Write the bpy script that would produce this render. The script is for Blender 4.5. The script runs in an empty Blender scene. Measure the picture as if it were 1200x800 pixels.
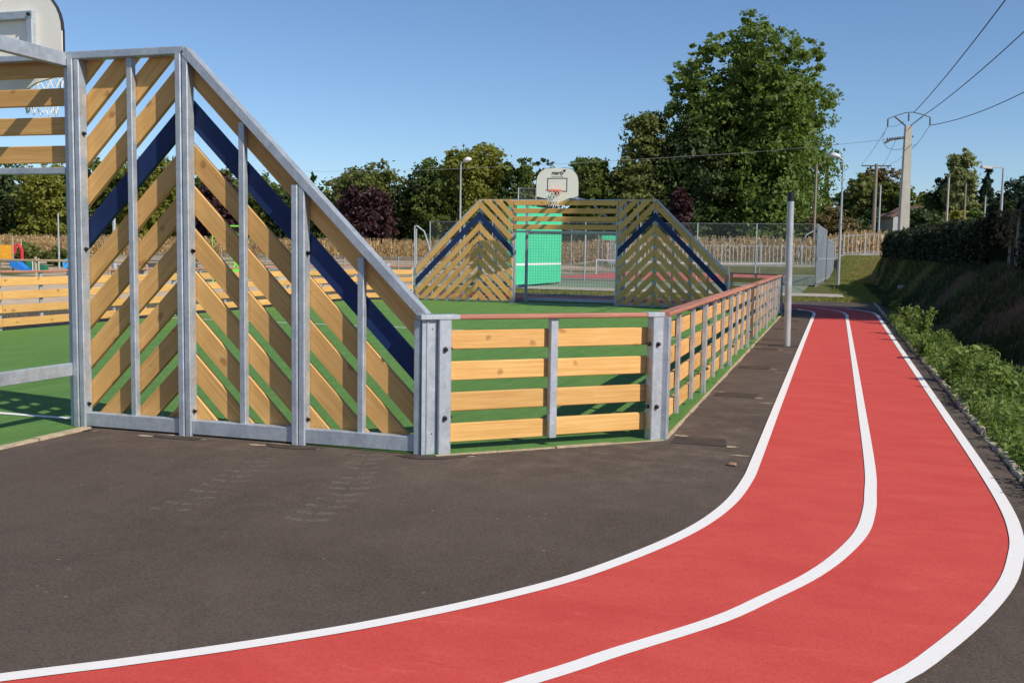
import bpy, bmesh, math, random
import numpy as np
from mathutils import Matrix, Vector

random.seed(7)
rng = np.random.default_rng(7)
scene = bpy.context.scene
COL = scene.collection

# ------------------------------------------------------------------ camera
CAM = (2.9304, -7.175, 1.5354)
YAW, PIT, ROLL, FPX = 0.3036, 0.0870, 0.0165, 1201.0
Fv = Vector((-math.sin(YAW) * math.cos(PIT), math.cos(YAW) * math.cos(PIT), -math.sin(PIT)))
Rv = Vector((math.cos(YAW), math.sin(YAW), 0))
Uv = Rv.cross(Fv)
cr, sr = math.cos(ROLL), math.sin(ROLL)
Rc = Rv * cr + Uv * sr
Uc = Uv * cr - Rv * sr
cam_data = bpy.data.cameras.new('camera')
cam = bpy.data.objects.new('camera', cam_data)
COL.objects.link(cam)
cam_data.sensor_width = 36.0
cam_data.lens = 36.0 * FPX / 1200.0
cam_data.clip_end = 3000
Bk = -Fv
cam.matrix_world = Matrix(((Rc.x, Uc.x, Bk.x, CAM[0]), (Rc.y, Uc.y, Bk.y, CAM[1]), (Rc.z, Uc.z, Bk.z, CAM[2]), (0, 0, 0, 1)))
scene.camera = cam

# ------------------------------------------------------------------ light
SUN_EL = math.radians(40.0)
SUN_H = Vector((0.927, -0.375, 0)).normalized()          # horizontal direction towards the sun
to_sun = Vector((SUN_H.x * math.cos(SUN_EL), SUN_H.y * math.cos(SUN_EL), math.sin(SUN_EL)))
world = bpy.data.worlds.new('World')
scene.world = world
world.use_nodes = True
wt = world.node_tree
wt.nodes.clear()
wo = wt.nodes.new('ShaderNodeOutputWorld')
wb = wt.nodes.new('ShaderNodeBackground')
sky = wt.nodes.new('ShaderNodeTexSky')
sky.sky_type = 'NISHITA'
sky.sun_disc = False
sky.sun_elevation = SUN_EL
sky.sun_rotation = math.atan2(SUN_H.x, SUN_H.y)
sky.altitude = 800
sky.air_density = 1.0
sky.dust_density = 0.3
sky.ozone_density = 6.0
wb.inputs['Strength'].default_value = 0.122
wt.links.new(sky.outputs[0], wb.inputs['Color'])
wt.links.new(wb.outputs[0], wo.inputs['Surface'])
sd = bpy.data.lights.new('sun', 'SUN')
sd.energy = 5.0
sd.angle = math.radians(0.53)
sd.color = (1.0, 0.93, 0.82)
sun = bpy.data.objects.new('sun', sd)
COL.objects.link(sun)
sun.rotation_euler = to_sun.to_track_quat('Z', 'Y').to_euler()
sun.location = (20, -10, 30)
scene.view_settings.view_transform = 'Standard'
scene.view_settings.look = 'None'
scene.view_settings.exposure = 0.0
scene.view_settings.gamma = 1.0
scene.view_settings.use_curve_mapping = False

# ------------------------------------------------------------------ place finding: real ground positions measured from the photo
def ray(u, v):
    a, b = u - 600.0, v - 400.0
    px = cr * a + sr * b
    py = -sr * a + cr * b
    return Fv + Rv * (px / FPX) - Uv * (py / FPX)
def gnd(u, v, z=0.0):
    d = ray(u, v); t = (z - CAM[2]) / d.z
    return Vector(CAM) + d * t
def at(u, v, D):
    d = ray(u, v)
    return Vector(CAM) + d * (D / d.dot(Fv))

# ------------------------------------------------------------------ material helpers
def new_mat(name):
    m = bpy.data.materials.new(name); m.use_nodes = True
    nt = m.node_tree
    b = nt.nodes['Principled BSDF']
    return m, nt, b
def N(nt, t, **kw):
    n = nt.nodes.new(t)
    for k, v in kw.items():
        setattr(n, k, v)
    return n
def ramp(nt, fac, stops):
    r = N(nt, 'ShaderNodeValToRGB')
    e = r.color_ramp.elements
    while len(e) < len(stops): e.new(0.5)
    for i, (p, c) in enumerate(stops):
        e[i].position = p
        e[i].color = (c[0], c[1], c[2], 1) if not isinstance(c, (int, float)) else (c, c, c, 1)
    nt.links.new(fac, r.inputs[0])
    return r.outputs[0]
def noise(nt, vec, scale, detail=4, rough=0.55, dist=0.0):
    n = N(nt, 'ShaderNodeTexNoise')
    n.inputs['Scale'].default_value = scale
    n.inputs['Detail'].default_value = detail
    n.inputs['Roughness'].default_value = rough
    n.inputs['Distortion'].default_value = dist
    if vec is not None: nt.links.new(vec, n.inputs['Vector'])
    return n.outputs['Fac']
def mixc(nt, fac, a, b, mode='MIX'):
    m = N(nt, 'ShaderNodeMix', data_type='RGBA', blend_type=mode)
    for sock, val in ((m.inputs[0], fac), (m.inputs[6], a), (m.inputs[7], b)):
        if hasattr(val, 'is_output'): nt.links.new(val, sock)
        elif isinstance(val, (int, float)): sock.default_value = val
        else: sock.default_value = (val[0], val[1], val[2], 1)
    return m.outputs[2]
def math_(nt, op, a, b=None, clamp=False):
    m = N(nt, 'ShaderNodeMath', operation=op, use_clamp=clamp)
    for i, val in enumerate((a, b)):
        if val is None: continue
        if hasattr(val, 'is_output'): nt.links.new(val, m.inputs[i])
        else: m.inputs[i].default_value = val
    return m.outputs[0]
def bump(nt, b, h, strength, dist):
    n = N(nt, 'ShaderNodeBump')
    n.inputs['Strength'].default_value = strength
    n.inputs['Distance'].default_value = dist
    nt.links.new(h, n.inputs['Height'])
    nt.links.new(n.outputs[0], b.inputs['Normal'])
def objco(nt):
    return N(nt, 'ShaderNodeTexCoord').outputs['Object']
def mapping(nt, vec, scale=(1, 1, 1), loc=None):
    m = N(nt, 'ShaderNodeMapping')
    m.inputs['Scale'].default_value = scale
    nt.links.new(vec, m.inputs['Vector'])
    if loc is not None:
        nt.links.new(loc, m.inputs['Location'])
    return m.outputs[0]
def geo_pos(nt):
    return N(nt, 'ShaderNodeNewGeometry').outputs['Position']
def set_rs(b, rough, spec=0.4, metal=0.0):
    b.inputs['Roughness'].default_value = rough
    b.inputs['Specular IOR Level'].default_value = spec
    b.inputs['Metallic'].default_value = metal

def rand_offset(nt):
    oi = N(nt, 'ShaderNodeObjectInfo')
    c = N(nt, 'ShaderNodeCombineXYZ')
    nt.links.new(math_(nt, 'MULTIPLY', oi.outputs['Random'], 37.0), c.inputs[0])
    nt.links.new(math_(nt, 'MULTIPLY', oi.outputs['Random'], 91.0), c.inputs[1])
    nt.links.new(math_(nt, 'MULTIPLY', oi.outputs['Random'], 53.0), c.inputs[2])
    return c.outputs[0], oi.outputs['Random']

def wood_mat(name, light, dark, knot, knots=True, var=0.25):
    m, nt, b = new_mat(name)
    off, rnd = rand_offset(nt)
    v = mapping(nt, objco(nt), (1, 1, 1), off)
    vg = mapping(nt, v, (0.9, 14, 22))
    g1 = noise(nt, vg, 2.2, 5, 0.6, 0.6)
    vg2 = mapping(nt, v, (2.2, 3, 3))
    blot = noise(nt, vg2, 1.4, 3, 0.5)
    c = ramp(nt, g1, [(0.3, dark), (0.66, light)])
    c = mixc(nt, math_(nt, 'MULTIPLY', ramp(nt, blot, [(0.42, 0.0), (0.72, 1.0)]), 0.35), c, dark)
    if knots:
        vk = mapping(nt, v, (3.0, 4.2, 0.0))
        vkd = N(nt, 'ShaderNodeVectorMath', operation='ADD')
        nz = N(nt, 'ShaderNodeTexNoise'); nz.inputs['Scale'].default_value = 5
        nt.links.new(v, nz.inputs['Vector'])
        sc = N(nt, 'ShaderNodeVectorMath', operation='SCALE'); sc.inputs['Scale'].default_value = 0.55
        nt.links.new(nz.outputs['Color'], sc.inputs[0])
        vz = mapping(nt, v, (3.4, 0.0, 5.0))
        nt.links.new(vz, vkd.inputs[0]); nt.links.new(sc.outputs[0], vkd.inputs[1])
        vo = N(nt, 'ShaderNodeTexVoronoi'); vo.inputs['Scale'].default_value = 1.0
        nt.links.new(vkd.outputs[0], vo.inputs['Vector'])
        kn = ramp(nt, vo.outputs['Distance'], [(0.09, 1.0), (0.16, 0.0)])
        c = mixc(nt, math_(nt, 'MULTIPLY', kn, 0.62), c, knot)
    hv = N(nt, 'ShaderNodeHueSaturation')
    nt.links.new(c, hv.inputs['Color'])
    nt.links.new(math_(nt, 'ADD', math_(nt, 'MULTIPLY', rnd, var), 1.0 - var * 0.55), hv.inputs['Value'])
    nt.links.new(hv.outputs[0], b.inputs['Base Color'])
    set_rs(b, 0.6, 0.3)
    bump(nt, b, g1, 0.12, 0.004)
    return m
M = {}
M['wood'] = wood_mat('pine', (0.76, 0.455, 0.165), (0.60, 0.31, 0.09), (0.30, 0.11, 0.03))
M['wood_blue'] = wood_mat('pine_stained_blue', (0.012, 0.034, 0.125), (0.009, 0.022, 0.085), (0.008, 0.016, 0.06), False)
M['handrail'] = wood_mat('handrail_wood', (0.55, 0.25, 0.16), (0.38, 0.15, 0.10), (0.25, 0.09, 0.05), False)
M['handrail_end'] = M['handrail']
M['pole_wood'] = wood_mat('weathered_pole_wood', (0.30, 0.25, 0.19), (0.20, 0.165, 0.125), (0.1, 0.08, 0.06), False)
M['post_wood'] = wood_mat('playground_post_wood', (0.42, 0.33, 0.2), (0.3, 0.23, 0.14), (0.1, 0.08, 0.06), False)

def steel_mat(name, c0, c1, rough=0.5, metal=0.55):
    m, nt, b = new_mat(name)
    off, rnd = rand_offset(nt)
    v = mapping(nt, objco(nt), (1, 1, 1), off)
    vo = N(nt, 'ShaderNodeTexVoronoi'); vo.inputs['Scale'].default_value = 45
    nt.links.new(v, vo.inputs['Vector'])
    n1 = noise(nt, v, 7, 4, 0.6)
    vs = mapping(nt, v, (9, 9, 1.2))
    n2 = noise(nt, vs, 3, 3, 0.5)
    f = math_(nt, 'ADD', math_(nt, 'MULTIPLY', vo.outputs['Color'], 0.18), math_(nt, 'MULTIPLY', n1, 0.6))
    f = math_(nt, 'ADD', f, math_(nt, 'MULTIPLY', n2, 0.25))
    c = ramp(nt, f, [(0.3, c0), (0.72, c1)])
    nt.links.new(c, b.inputs['Base Color'])
    rr = math_(nt, 'ADD', math_(nt, 'MULTIPLY', n1, 0.25), rough - 0.1)
    nt.links.new(rr, b.inputs['Roughness'])
    b.inputs['Metallic'].default_value = metal
    return m
M['steel'] = steel_mat('galvanised_steel', (0.36, 0.395, 0.43), (0.58, 0.62, 0.66))
M['steel_dull'] = steel_mat('weathered_steel', (0.34, 0.37, 0.39), (0.48, 0.51, 0.53), 0.55, 0.35)

def plain(name, c, rough=0.6, spec=0.4, metal=0.0, var=0.12, sc=6.0):
    m, nt, b = new_mat(name)
    n = noise(nt, geo_pos(nt), sc, 4, 0.6)
    col = ramp(nt, n, [(0.3, [x * (1 - var) for x in c]), (0.7, [min(1, x * (1 + var)) for x in c])])
    nt.links.new(col, b.inputs['Base Color'])
    set_rs(b, rough, spec, metal)
    return m
M['black'] = plain('black_plastic', (0.012, 0.012, 0.014), 0.45)
M['board'] = plain('cream_backboard', (0.88, 0.83, 0.73), 0.5, var=0.03)
M['board_ink'] = plain('dark_print', (0.035, 0.03, 0.03), 0.5)
M['orange'] = plain('orange_rim_paint', (0.75, 0.14, 0.05), 0.4)
M['net'] = plain('white_net_cord', (0.78, 0.76, 0.72), 0.8)
M['lime'] = plain('lime_green_plastic', (0.22, 0.72, 0.06), 0.35)
M['play_orange'] = plain('orange_plastic', (0.85, 0.38, 0.03), 0.35)
M['play_red'] = plain('red_plastic', (0.62, 0.03, 0.05), 0.35)
M['play_blue'] = plain('blue_plastic', (0.03, 0.2, 0.62), 0.35)
M['play_sky'] = plain('light_blue_plastic', (0.06, 0.4, 0.85), 0.35)
M['play_green'] = plain('dark_green_plastic', (0.02, 0.17, 0.08), 0.4)
M['wall_green'] = plain('green_wall_paint', (0.07, 0.56, 0.30), 0.6, var=0.05, sc=1.5)
M['white_paint'] = plain('white_paint', (0.78, 0.78, 0.76), 0.5, var=0.04)
M['concrete'] = plain('concrete', (0.50, 0.46, 0.40), 0.85, 0.2, var=0.18, sc=3)
M['pole_concrete'] = plain('pole_concrete', (0.46, 0.43, 0.37), 0.85, 0.2, var=0.1, sc=2)
M['kerb'] = plain('kerb_concrete', (0.42, 0.36, 0.26), 0.9, 0.2, var=0.3, sc=14)
M['edging'] = plain('sandy_edging', (0.44, 0.35, 0.245), 0.9, 0.2, var=0.25, sc=11)
M['render'] = plain('grey_render', (0.20, 0.195, 0.20), 0.9, 0.2, var=0.1, sc=1)
M['render_white'] = plain('white_render', (0.46, 0.46, 0.45), 0.9, 0.2, var=0.08, sc=1)
M['tiles'] = plain('terracotta_tiles', (0.26, 0.15, 0.10), 0.85, 0.2, var=0.2, sc=4)
M['glass'] = plain('dark_window_glass', (0.03, 0.035, 0.04), 0.1, 0.5)
M['stone'] = plain('pale_stone', (0.42, 0.4, 0.36), 0.9, 0.2, var=0.2, sc=8)
M['wire'] = plain('wire', (0.08, 0.08, 0.085), 0.6)
M['wire_pale'] = plain('aluminium_wire', (0.38, 0.4, 0.42), 0.5)
M['fence_white'] = plain('pale_picket_paint', (0.62, 0.62, 0.60), 0.6, var=0.08)
M['lamp'] = plain('lamp_housing', (0.62, 0.62, 0.60), 0.4, var=0.05)
M['lens'] = plain('lamp_lens', (0.75, 0.75, 0.72), 0.2, var=0.02)
M['bark'] = plain('bark', (0.13, 0.10, 0.075), 0.9, 0.2, var=0.35, sc=5)

# --- asphalt: fine aggregate, dusty blotches, tyre marks with their own shape
def seg_mask(nt, pos, a, b, halfw, freq):
    """pale ladder-like tyre print along a straight ground segment a->b"""
    dx, dy = b[0] - a[0], b[1] - a[1]
    L = math.hypot(dx, dy); dx /= L; dy /= L
    sx = N(nt, 'ShaderNodeSeparateXYZ'); nt.links.new(pos, sx.inputs[0])
    px = math_(nt, 'SUBTRACT', sx.outputs[0], a[0]); py = math_(nt, 'SUBTRACT', sx.outputs[1], a[1])
    t = math_(nt, 'ADD', math_(nt, 'MULTIPLY', px, dx), math_(nt, 'MULTIPLY', py, dy))
    w = math_(nt, 'ADD', math_(nt, 'MULTIPLY', px, -dy), math_(nt, 'MULTIPLY', py, dx))
    aw = math_(nt, 'ABSOLUTE', w)
    inside = math_(nt, 'MULTIPLY', math_(nt, 'LESS_THAN', aw, halfw), math_(nt, 'GREATER_THAN', t, 0.0))
    inside = math_(nt, 'MULTIPLY', inside, math_(nt, 'LESS_THAN', t, L))
    inside = math_(nt, 'MULTIPLY', inside, math_(nt, 'GREATER_THAN', aw, 0.012))
    st = math_(nt, 'GREATER_THAN', math_(nt, 'SINE', math_(nt, 'MULTIPLY', math_(nt, 'ADD', t, math_(nt, 'MULTIPLY', aw, 0.35)), freq)), 0.45)
    return math_(nt, 'MULTIPLY', inside, st)
def asphalt_mat():
    m, nt, b = new_mat('asphalt')
    p = geo_pos(nt)
    big = noise(nt, p, 0.55, 5, 0.6, 0.4)
    mid = noise(nt, mapping(nt, p, (1, 2.4, 1)), 2.6, 5, 0.65, 0.5)
    fine = noise(nt, p, 70, 4, 0.8)
    c = ramp(nt, big, [(0.32, (0.070, 0.048, 0.037)), (0.68, (0.112, 0.083, 0.064))])
    c = mixc(nt, math_(nt, 'MULTIPLY', ramp(nt, mid, [(0.52, 0.0), (0.75, 1.0)]), 0.4), c, (0.125, 0.098, 0.078))
    # dust washed out along the arena edge
    sx = N(nt, 'ShaderNodeSeparateXYZ'); nt.links.new(p, sx.inputs[0])
    d1 = math_(nt, 'MULTIPLY', math_(nt, 'ADD', sx.outputs[1], 1.5), 0.55, True)
    d1 = math_(nt, 'MULTIPLY', d1, math_(nt, 'SUBTRACT', 1.0, math_(nt, 'MULTIPLY', sx.outputs[1], 0.12), True))
    dust = math_(nt, 'MULTIPLY', d1, ramp(nt, noise(nt, p, 3.3, 5, 0.7), [(0.45, 0.0), (0.72, 1.0)]))
    c = mixc(nt, math_(nt, 'MULTIPLY', dust, 0.7), c, (0.235, 0.185, 0.138))
    m2 = noise(nt, p, 14, 4, 0.7)
    c = mixc(nt, math_(nt, 'MULTIPLY', ramp(nt, m2, [(0.4, 0.0), (0.7, 1.0)]), 0.45), c, (0.12, 0.092, 0.072))
    m3 = noise(nt, mapping(nt, p, (1.4, .8, 1)), 1.3, 6, 0.75, 1.2)
    c = mixc(nt, math_(nt, 'MULTIPLY', ramp(nt, m3, [(0.30, 1.0), (0.52, 0.0)]), 0.5), c, (0.044, 0.030, 0.024))
    # scuffs
    sc = noise(nt, mapping(nt, p, (1.3, 7, 1)), 4.0, 4, 0.75, 0.3)
    c = mixc(nt, math_(nt, 'MULTIPLY', ramp(nt, sc, [(0.66, 0.0), (0.74, 1.0)]), 0.32), c, (0.30, 0.27, 0.23))
    # tyre prints
    tm = None
    for (q, r) in (((432, 532), (404, 578)), ((404, 578), (352, 612)), ((298, 540), (270, 562)), ((270, 562), (190, 600))):
        a, e = gnd(*q), gnd(*r)
        k = seg_mask(nt, p, a, e, 0.125, 40.0)
        tm = k if tm is None else math_(nt, 'MAXIMUM', tm, k)
    tn = ramp(nt, noise(nt, p, 9.0, 5, 0.8), [(0.42, 0.0), (0.62, 1.0)])
    c = mixc(nt, math_(nt, 'MULTIPLY', math_(nt, 'MULTIPLY', tm, tn), 0.42), c, (0.26, 0.235, 0.205))
    vs = N(nt, 'ShaderNodeTexVoronoi'); vs.inputs['Scale'].default_value = 9.0
    nt.links.new(p, vs.inputs['Vector'])
    spk = math_(nt, 'MULTIPLY', ramp(nt, vs.outputs['Distance'], [(0.05, 1.0), (0.10, 0.0)]), math_(nt, 'GREATER_THAN', noise(nt, p, 1.7, 2), 0.56))
    c = mixc(nt, math_(nt, 'MULTIPLY', spk, 0.5), c, (0.34, 0.30, 0.25))
    # aggregate grain
    c = mixc(nt, math_(nt, 'MULTIPLY', ramp(nt, fine, [(0.48, 0.0), (0.66, 1.0)]), 0.62), c, (0.165, 0.135, 0.110))
    fine2 = noise(nt, p, 48, 3, 0.75)
    c = mixc(nt, math_(nt, 'MULTIPLY', ramp(nt, fine2, [(0.36, 1.0), (0.5, 0.0)]), 0.5), c, (0.042, 0.030, 0.024))
    nt.links.new(c, b.inputs['Base Color'])
    set_rs(b, 0.88, 0.25)
    bump(nt, b, math_(nt, 'ADD', fine, math_(nt, 'MULTIPLY', mid, 0.2)), 0.7, 0.008)
    return m
M['asphalt'] = asphalt_mat()
def patch_mat():
    m, nt, b = new_mat('patched_asphalt')
    p = geo_pos(nt)
    fine = noise(nt, p, 120, 3, 0.7)
    c = ramp(nt, noise(nt, p, 5, 4), [(0.3, (0.045, 0.033, 0.027)), (0.7, (0.085, 0.066, 0.053))])
    nt.links.new(c, b.inputs['Base Color']); set_rs(b, 0.9, 0.2)
    bump(nt, b, fine, 0.5, 0.006)
    return m
M['patch'] = patch_mat()
def track_mat():
    m, nt, b = new_mat('red_track_surface')
    p = geo_pos(nt)
    fine = noise(nt, p, 80, 3, 0.75)
    mid = noise(nt, mapping(nt, p, (1, 1.8, 1)), 1.8, 5, 0.6, 0.4)
    c = ramp(nt, mid, [(0.3, (0.54, 0.062, 0.050)), (0.7, (0.62, 0.088, 0.070))])
    sc = noise(nt, mapping(nt, p, (0.9, 5, 1)), 3.0, 4, 0.8, 0.6)
    c = mixc(nt, math_(nt, 'MULTIPLY', ramp(nt, sc, [(0.58, 0.0), (0.74, 1.0)]), 0.34), c, (0.68, 0.19, 0.145))
    c = mixc(nt, math_(nt, 'MULTIPLY', ramp(nt, noise(nt, p, 0.9, 4, 0.6), [(0.5, 0.0), (0.8, 1.0)]), 0.3), c, (0.46, 0.05, 0.042))
    c = mixc(nt, math_(nt, 'MULTIPLY', ramp(nt, fine, [(0.36, 1.0), (0.56, 0.0)]), 0.4), c, (0.36, 0.036, 0.03))
    nt.links.new(c, b.inputs['Base Color']); set_rs(b, 0.85, 0.25)
    bump(nt, b, fine, 0.4, 0.005)
    return m
M['track'] = track_mat()
def line_mat(name, c, wear=0.25):
    m, nt, b = new_mat(name)
    p = geo_pos(nt)
    w = noise(nt, p, 22, 5, 0.75)
    col = mixc(nt, math_(nt, 'MULTIPLY', ramp(nt, w, [(0.55, 0.0), (0.72, 1.0)]), wear), c, (0.5, 0.42, 0.38))
    nt.links.new(col, b.inputs['Base Color']); set_rs(b, 0.7, 0.3)
    bump(nt, b, noise(nt, p, 150, 3, 0.7), 0.25, 0.004)
    return m
M['line'] = line_mat('white_line_paint', (0.80, 0.775, 0.745))
def turf_mat():
    m, nt, b = new_mat('artificial_turf')
    p = geo_pos(nt)
    fine = noise(nt, p, 90, 3, 0.8)
    mid = noise(nt, mapping(nt, p, (2.5, 0.6, 1)), 2.0, 5, 0.65, 0.4)
    c = ramp(nt, mid, [(0.3, (0.100, 0.235, 0.046)), (0.72, (0.170, 0.335, 0.080))])
    c = mixc(nt, math_(nt, 'MULTIPLY', ramp(nt, noise(nt, p, 0.5, 4), [(0.5, 0.0), (0.75, 1.0)]), 0.3), c, (0.19, 0.33, 0.10))
    c = mixc(nt, math_(nt, 'MULTIPLY', ramp(nt, fine, [(0.3, 1.0), (0.65, 0.0)]), 0.45), c, (0.05, 0.13, 0.025))
    c = mixc(nt, math_(nt, 'MULTIPLY', ramp(nt, noise(nt, p, 22, 3, 0.7), [(0.45, 0.0), (0.7, 1.0)]), 0.35), c, (0.21, 0.37, 0.11))
    nt.links.new(c, b.inputs['Base Color']); set_rs(b, 0.8, 0.2)
    bump(nt, b, fine, 0.9, 0.02)
    return m
M['turf'] = turf_mat()
def ground_mat():
    m, nt, b = new_mat('verge_ground')
    p = geo_pos(nt)
    sx = N(nt, 'ShaderNodeSeparateXYZ'); nt.links.new(p, sx.inputs[0])
    g = ramp(nt, noise(nt, p, 0.8, 5, 0.7), [(0.3, (0.075, 0.090, 0.024)), (0.7, (0.15, 0.15, 0.05))])
    dirt = ramp(nt, noise(nt, p, 2.0, 5, 0.7), [(0.3, (0.10, 0.052, 0.03)), (0.7, (0.20, 0.115, 0.065))])
    # bank earth shows on the right verge; sandy ground on the playground side
    mask_r = math_(nt, 'MULTIPLY', math_(nt, 'GREATER_THAN', sx.outputs[0], 4.0), ramp(nt, noise(nt, p, 0.55, 5, 0.65), [(0.44, 0.0), (0.54, 1.0)]))
    c = mixc(nt, mask_r, g, dirt)
    sand = ramp(nt, noise(nt, p, 1.1, 5, 0.7), [(0.3, (0.40, 0.29, 0.20)), (0.7, (0.54, 0.42, 0.30))])
    left = math_(nt, 'MULTIPLY', math_(nt, 'SUBTRACT', -13.0, sx.outputs[0]), 0.4, True)
    nz = ramp(nt, noise(nt, p, 0.16, 4, 0.6), [(0.42, 0.0), (0.52, 1.0)])
    c = mixc(nt, math_(nt, 'MULTIPLY', left, nz), c, sand)
    nt.links.new(c, b.inputs['Base Color']); set_rs(b, 0.95, 0.1)
    bump(nt, b, noise(nt, p, 25, 5, 0.8), 0.8, 0.05)
    return m
M['ground'] = ground_mat()
M['path'] = plain('pale_gravel_path', (0.40, 0.35, 0.30), 0.95, 0.1, var=0.2, sc=3)
M['sand'] = plain('playground_sand', (0.52, 0.40, 0.28), 0.95, 0.1, var=0.2, sc=2)
M['court_green'] = plain('green_court_surface', (0.19, 0.225, 0.16), 0.85, 0.2, var=0.1, sc=1)
M['court_red'] = plain('red_court_surface', (0.46, 0.12, 0.10), 0.85, 0.2, var=0.1, sc=1)

def leaf_mat(name, c0, c1, trans=0.3, sc=0.35):
    m, nt, b = new_mat(name)
    p = geo_pos(nt)
    n1 = noise(nt, p, sc, 4, 0.6)
    wn = N(nt, 'ShaderNodeTexWhiteNoise'); wn.noise_dimensions = '3D'
    sn = N(nt, 'ShaderNodeVectorMath', operation='SNAP'); sn.inputs[1].default_value = (0.35, 0.35, 0.35)
    nt.links.new(p, sn.inputs[0]); nt.links.new(sn.outputs[0], wn.inputs['Vector'])
    f = math_(nt, 'ADD', math_(nt, 'MULTIPLY', n1, 0.65), math_(nt, 'MULTIPLY', wn.outputs['Value'], 0.35))
    c = ramp(nt, f, [(0.25, c0), (0.75, c1)])
    nt.links.new(c, b.inputs['Base Color']); set_rs(b, 0.6, 0.3)
    tr = N(nt, 'ShaderNodeBsdfTranslucent')
    nt.links.new(mixc(nt, 0.5, c, (c1[0] * 1.6, c1[1] * 1.7, c1[2] * 0.8)), tr.inputs['Color'])
    mx = N(nt, 'ShaderNodeMixShader'); mx.inputs[0].default_value = trans
    nt.links.new(b.outputs[0], mx.inputs[1]); nt.links.new(tr.outputs[0], mx.inputs[2])
    nt.links.new(mx.outputs[0], nt.nodes['Material Output'].inputs['Surface'])
    return m
M['leaf_mid'] = leaf_mat('leaf_mid_green', (0.070, 0.105, 0.022), (0.160, 0.200, 0.045), 0.35)
M['leaf_yellow'] = leaf_mat('leaf_yellow_green', (0.120, 0.145, 0.020), (0.270, 0.265, 0.045), 0.35)
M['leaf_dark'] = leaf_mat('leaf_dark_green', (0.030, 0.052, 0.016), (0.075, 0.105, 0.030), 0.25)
M['leaf_poplar'] = leaf_mat('leaf_poplar', (0.064, 0.112, 0.024), (0.180, 0.240, 0.050), 0.35)
M['leaf_olive'] = leaf_mat('leaf_olive', (0.085, 0.110, 0.027), (0.190, 0.205, 0.058), 0.35)
M['leaf_purple'] = leaf_mat('leaf_purple', (0.030, 0.012, 0.015), (0.075, 0.030, 0.034), 0.15)
M['leaf_brown'] = leaf_mat('leaf_brown_olive', (0.095, 0.070, 0.026), (0.180, 0.130, 0.052), 0.2)
M['leaf_blue'] = leaf_mat('leaf_blue_green', (0.028, 0.055, 0.035), (0.065, 0.100, 0.065), 0.15)
M['leaf_pale'] = leaf_mat('leaf_pale_green', (0.17, 0.20, 0.08), (0.33, 0.35, 0.16), 0.4)
M['leaf_gold'] = leaf_mat('leaf_gold_green', (0.20, 0.19, 0.02), (0.34, 0.31, 0.05), 0.3)
M['hedge_shade_core'] = plain('hedge_shade_core', (0.018, 0.022, 0.010), 0.9, 0.1)
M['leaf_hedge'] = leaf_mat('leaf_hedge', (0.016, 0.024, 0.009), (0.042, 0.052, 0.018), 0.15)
M['leaf_weed'] = leaf_mat('leaf_weed', (0.100, 0.165, 0.035), (0.235, 0.320, 0.085), .35, 2.0)
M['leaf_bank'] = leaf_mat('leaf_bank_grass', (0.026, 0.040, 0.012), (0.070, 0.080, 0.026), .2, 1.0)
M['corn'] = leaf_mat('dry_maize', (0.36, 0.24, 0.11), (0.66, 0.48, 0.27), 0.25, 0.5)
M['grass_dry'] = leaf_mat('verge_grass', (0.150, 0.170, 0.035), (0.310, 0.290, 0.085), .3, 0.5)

def mesh_fence_mat(name, col, dens, pitch=0.05):
    """woven wire mesh: thin wires with open holes between them"""
    m, nt, b = new_mat(name)
    p = objco(nt)
    sx = N(nt, 'ShaderNodeSeparateXYZ'); nt.links.new(p, sx.inputs[0])
    a = math_(nt, 'ADD', sx.outputs[0], sx.outputs[2]); d = math_(nt, 'SUBTRACT', sx.outputs[0], sx.outputs[2])
    k = math.pi / pitch
    w1 = math_(nt, 'LESS_THAN', math_(nt, 'ABSOLUTE', math_(nt, 'SINE', math_(nt, 'MULTIPLY', a, k))), dens)
    w2 = math_(nt, 'LESS_THAN', math_(nt, 'ABSOLUTE', math_(nt, 'SINE', math_(nt, 'MULTIPLY', d, k))), dens)
    mask = math_(nt, 'MAXIMUM', w1, w2)
    b.inputs['Base Color'].default_value = (*col, 1); set_rs(b, 0.5, 0.4, 0.3)
    tr = N(nt, 'ShaderNodeBsdfTransparent')
    mx = N(nt, 'ShaderNodeMixShader')
    nt.links.new(mask, mx.inputs[0]); nt.links.new(tr.outputs[0], mx.inputs[1]); nt.links.new(b.outputs[0], mx.inputs[2])
    nt.links.new(mx.outputs[0], nt.nodes['Material Output'].inputs['Surface'])
    return m
M['chainlink'] = mesh_fence_mat('chain_link_wire', (0.24, 0.27, 0.26), 0.10)
M['chainlink_dense'] = mesh_fence_mat('welded_mesh_wire', (0.42, 0.45, 0.47), 0.22)

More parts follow.
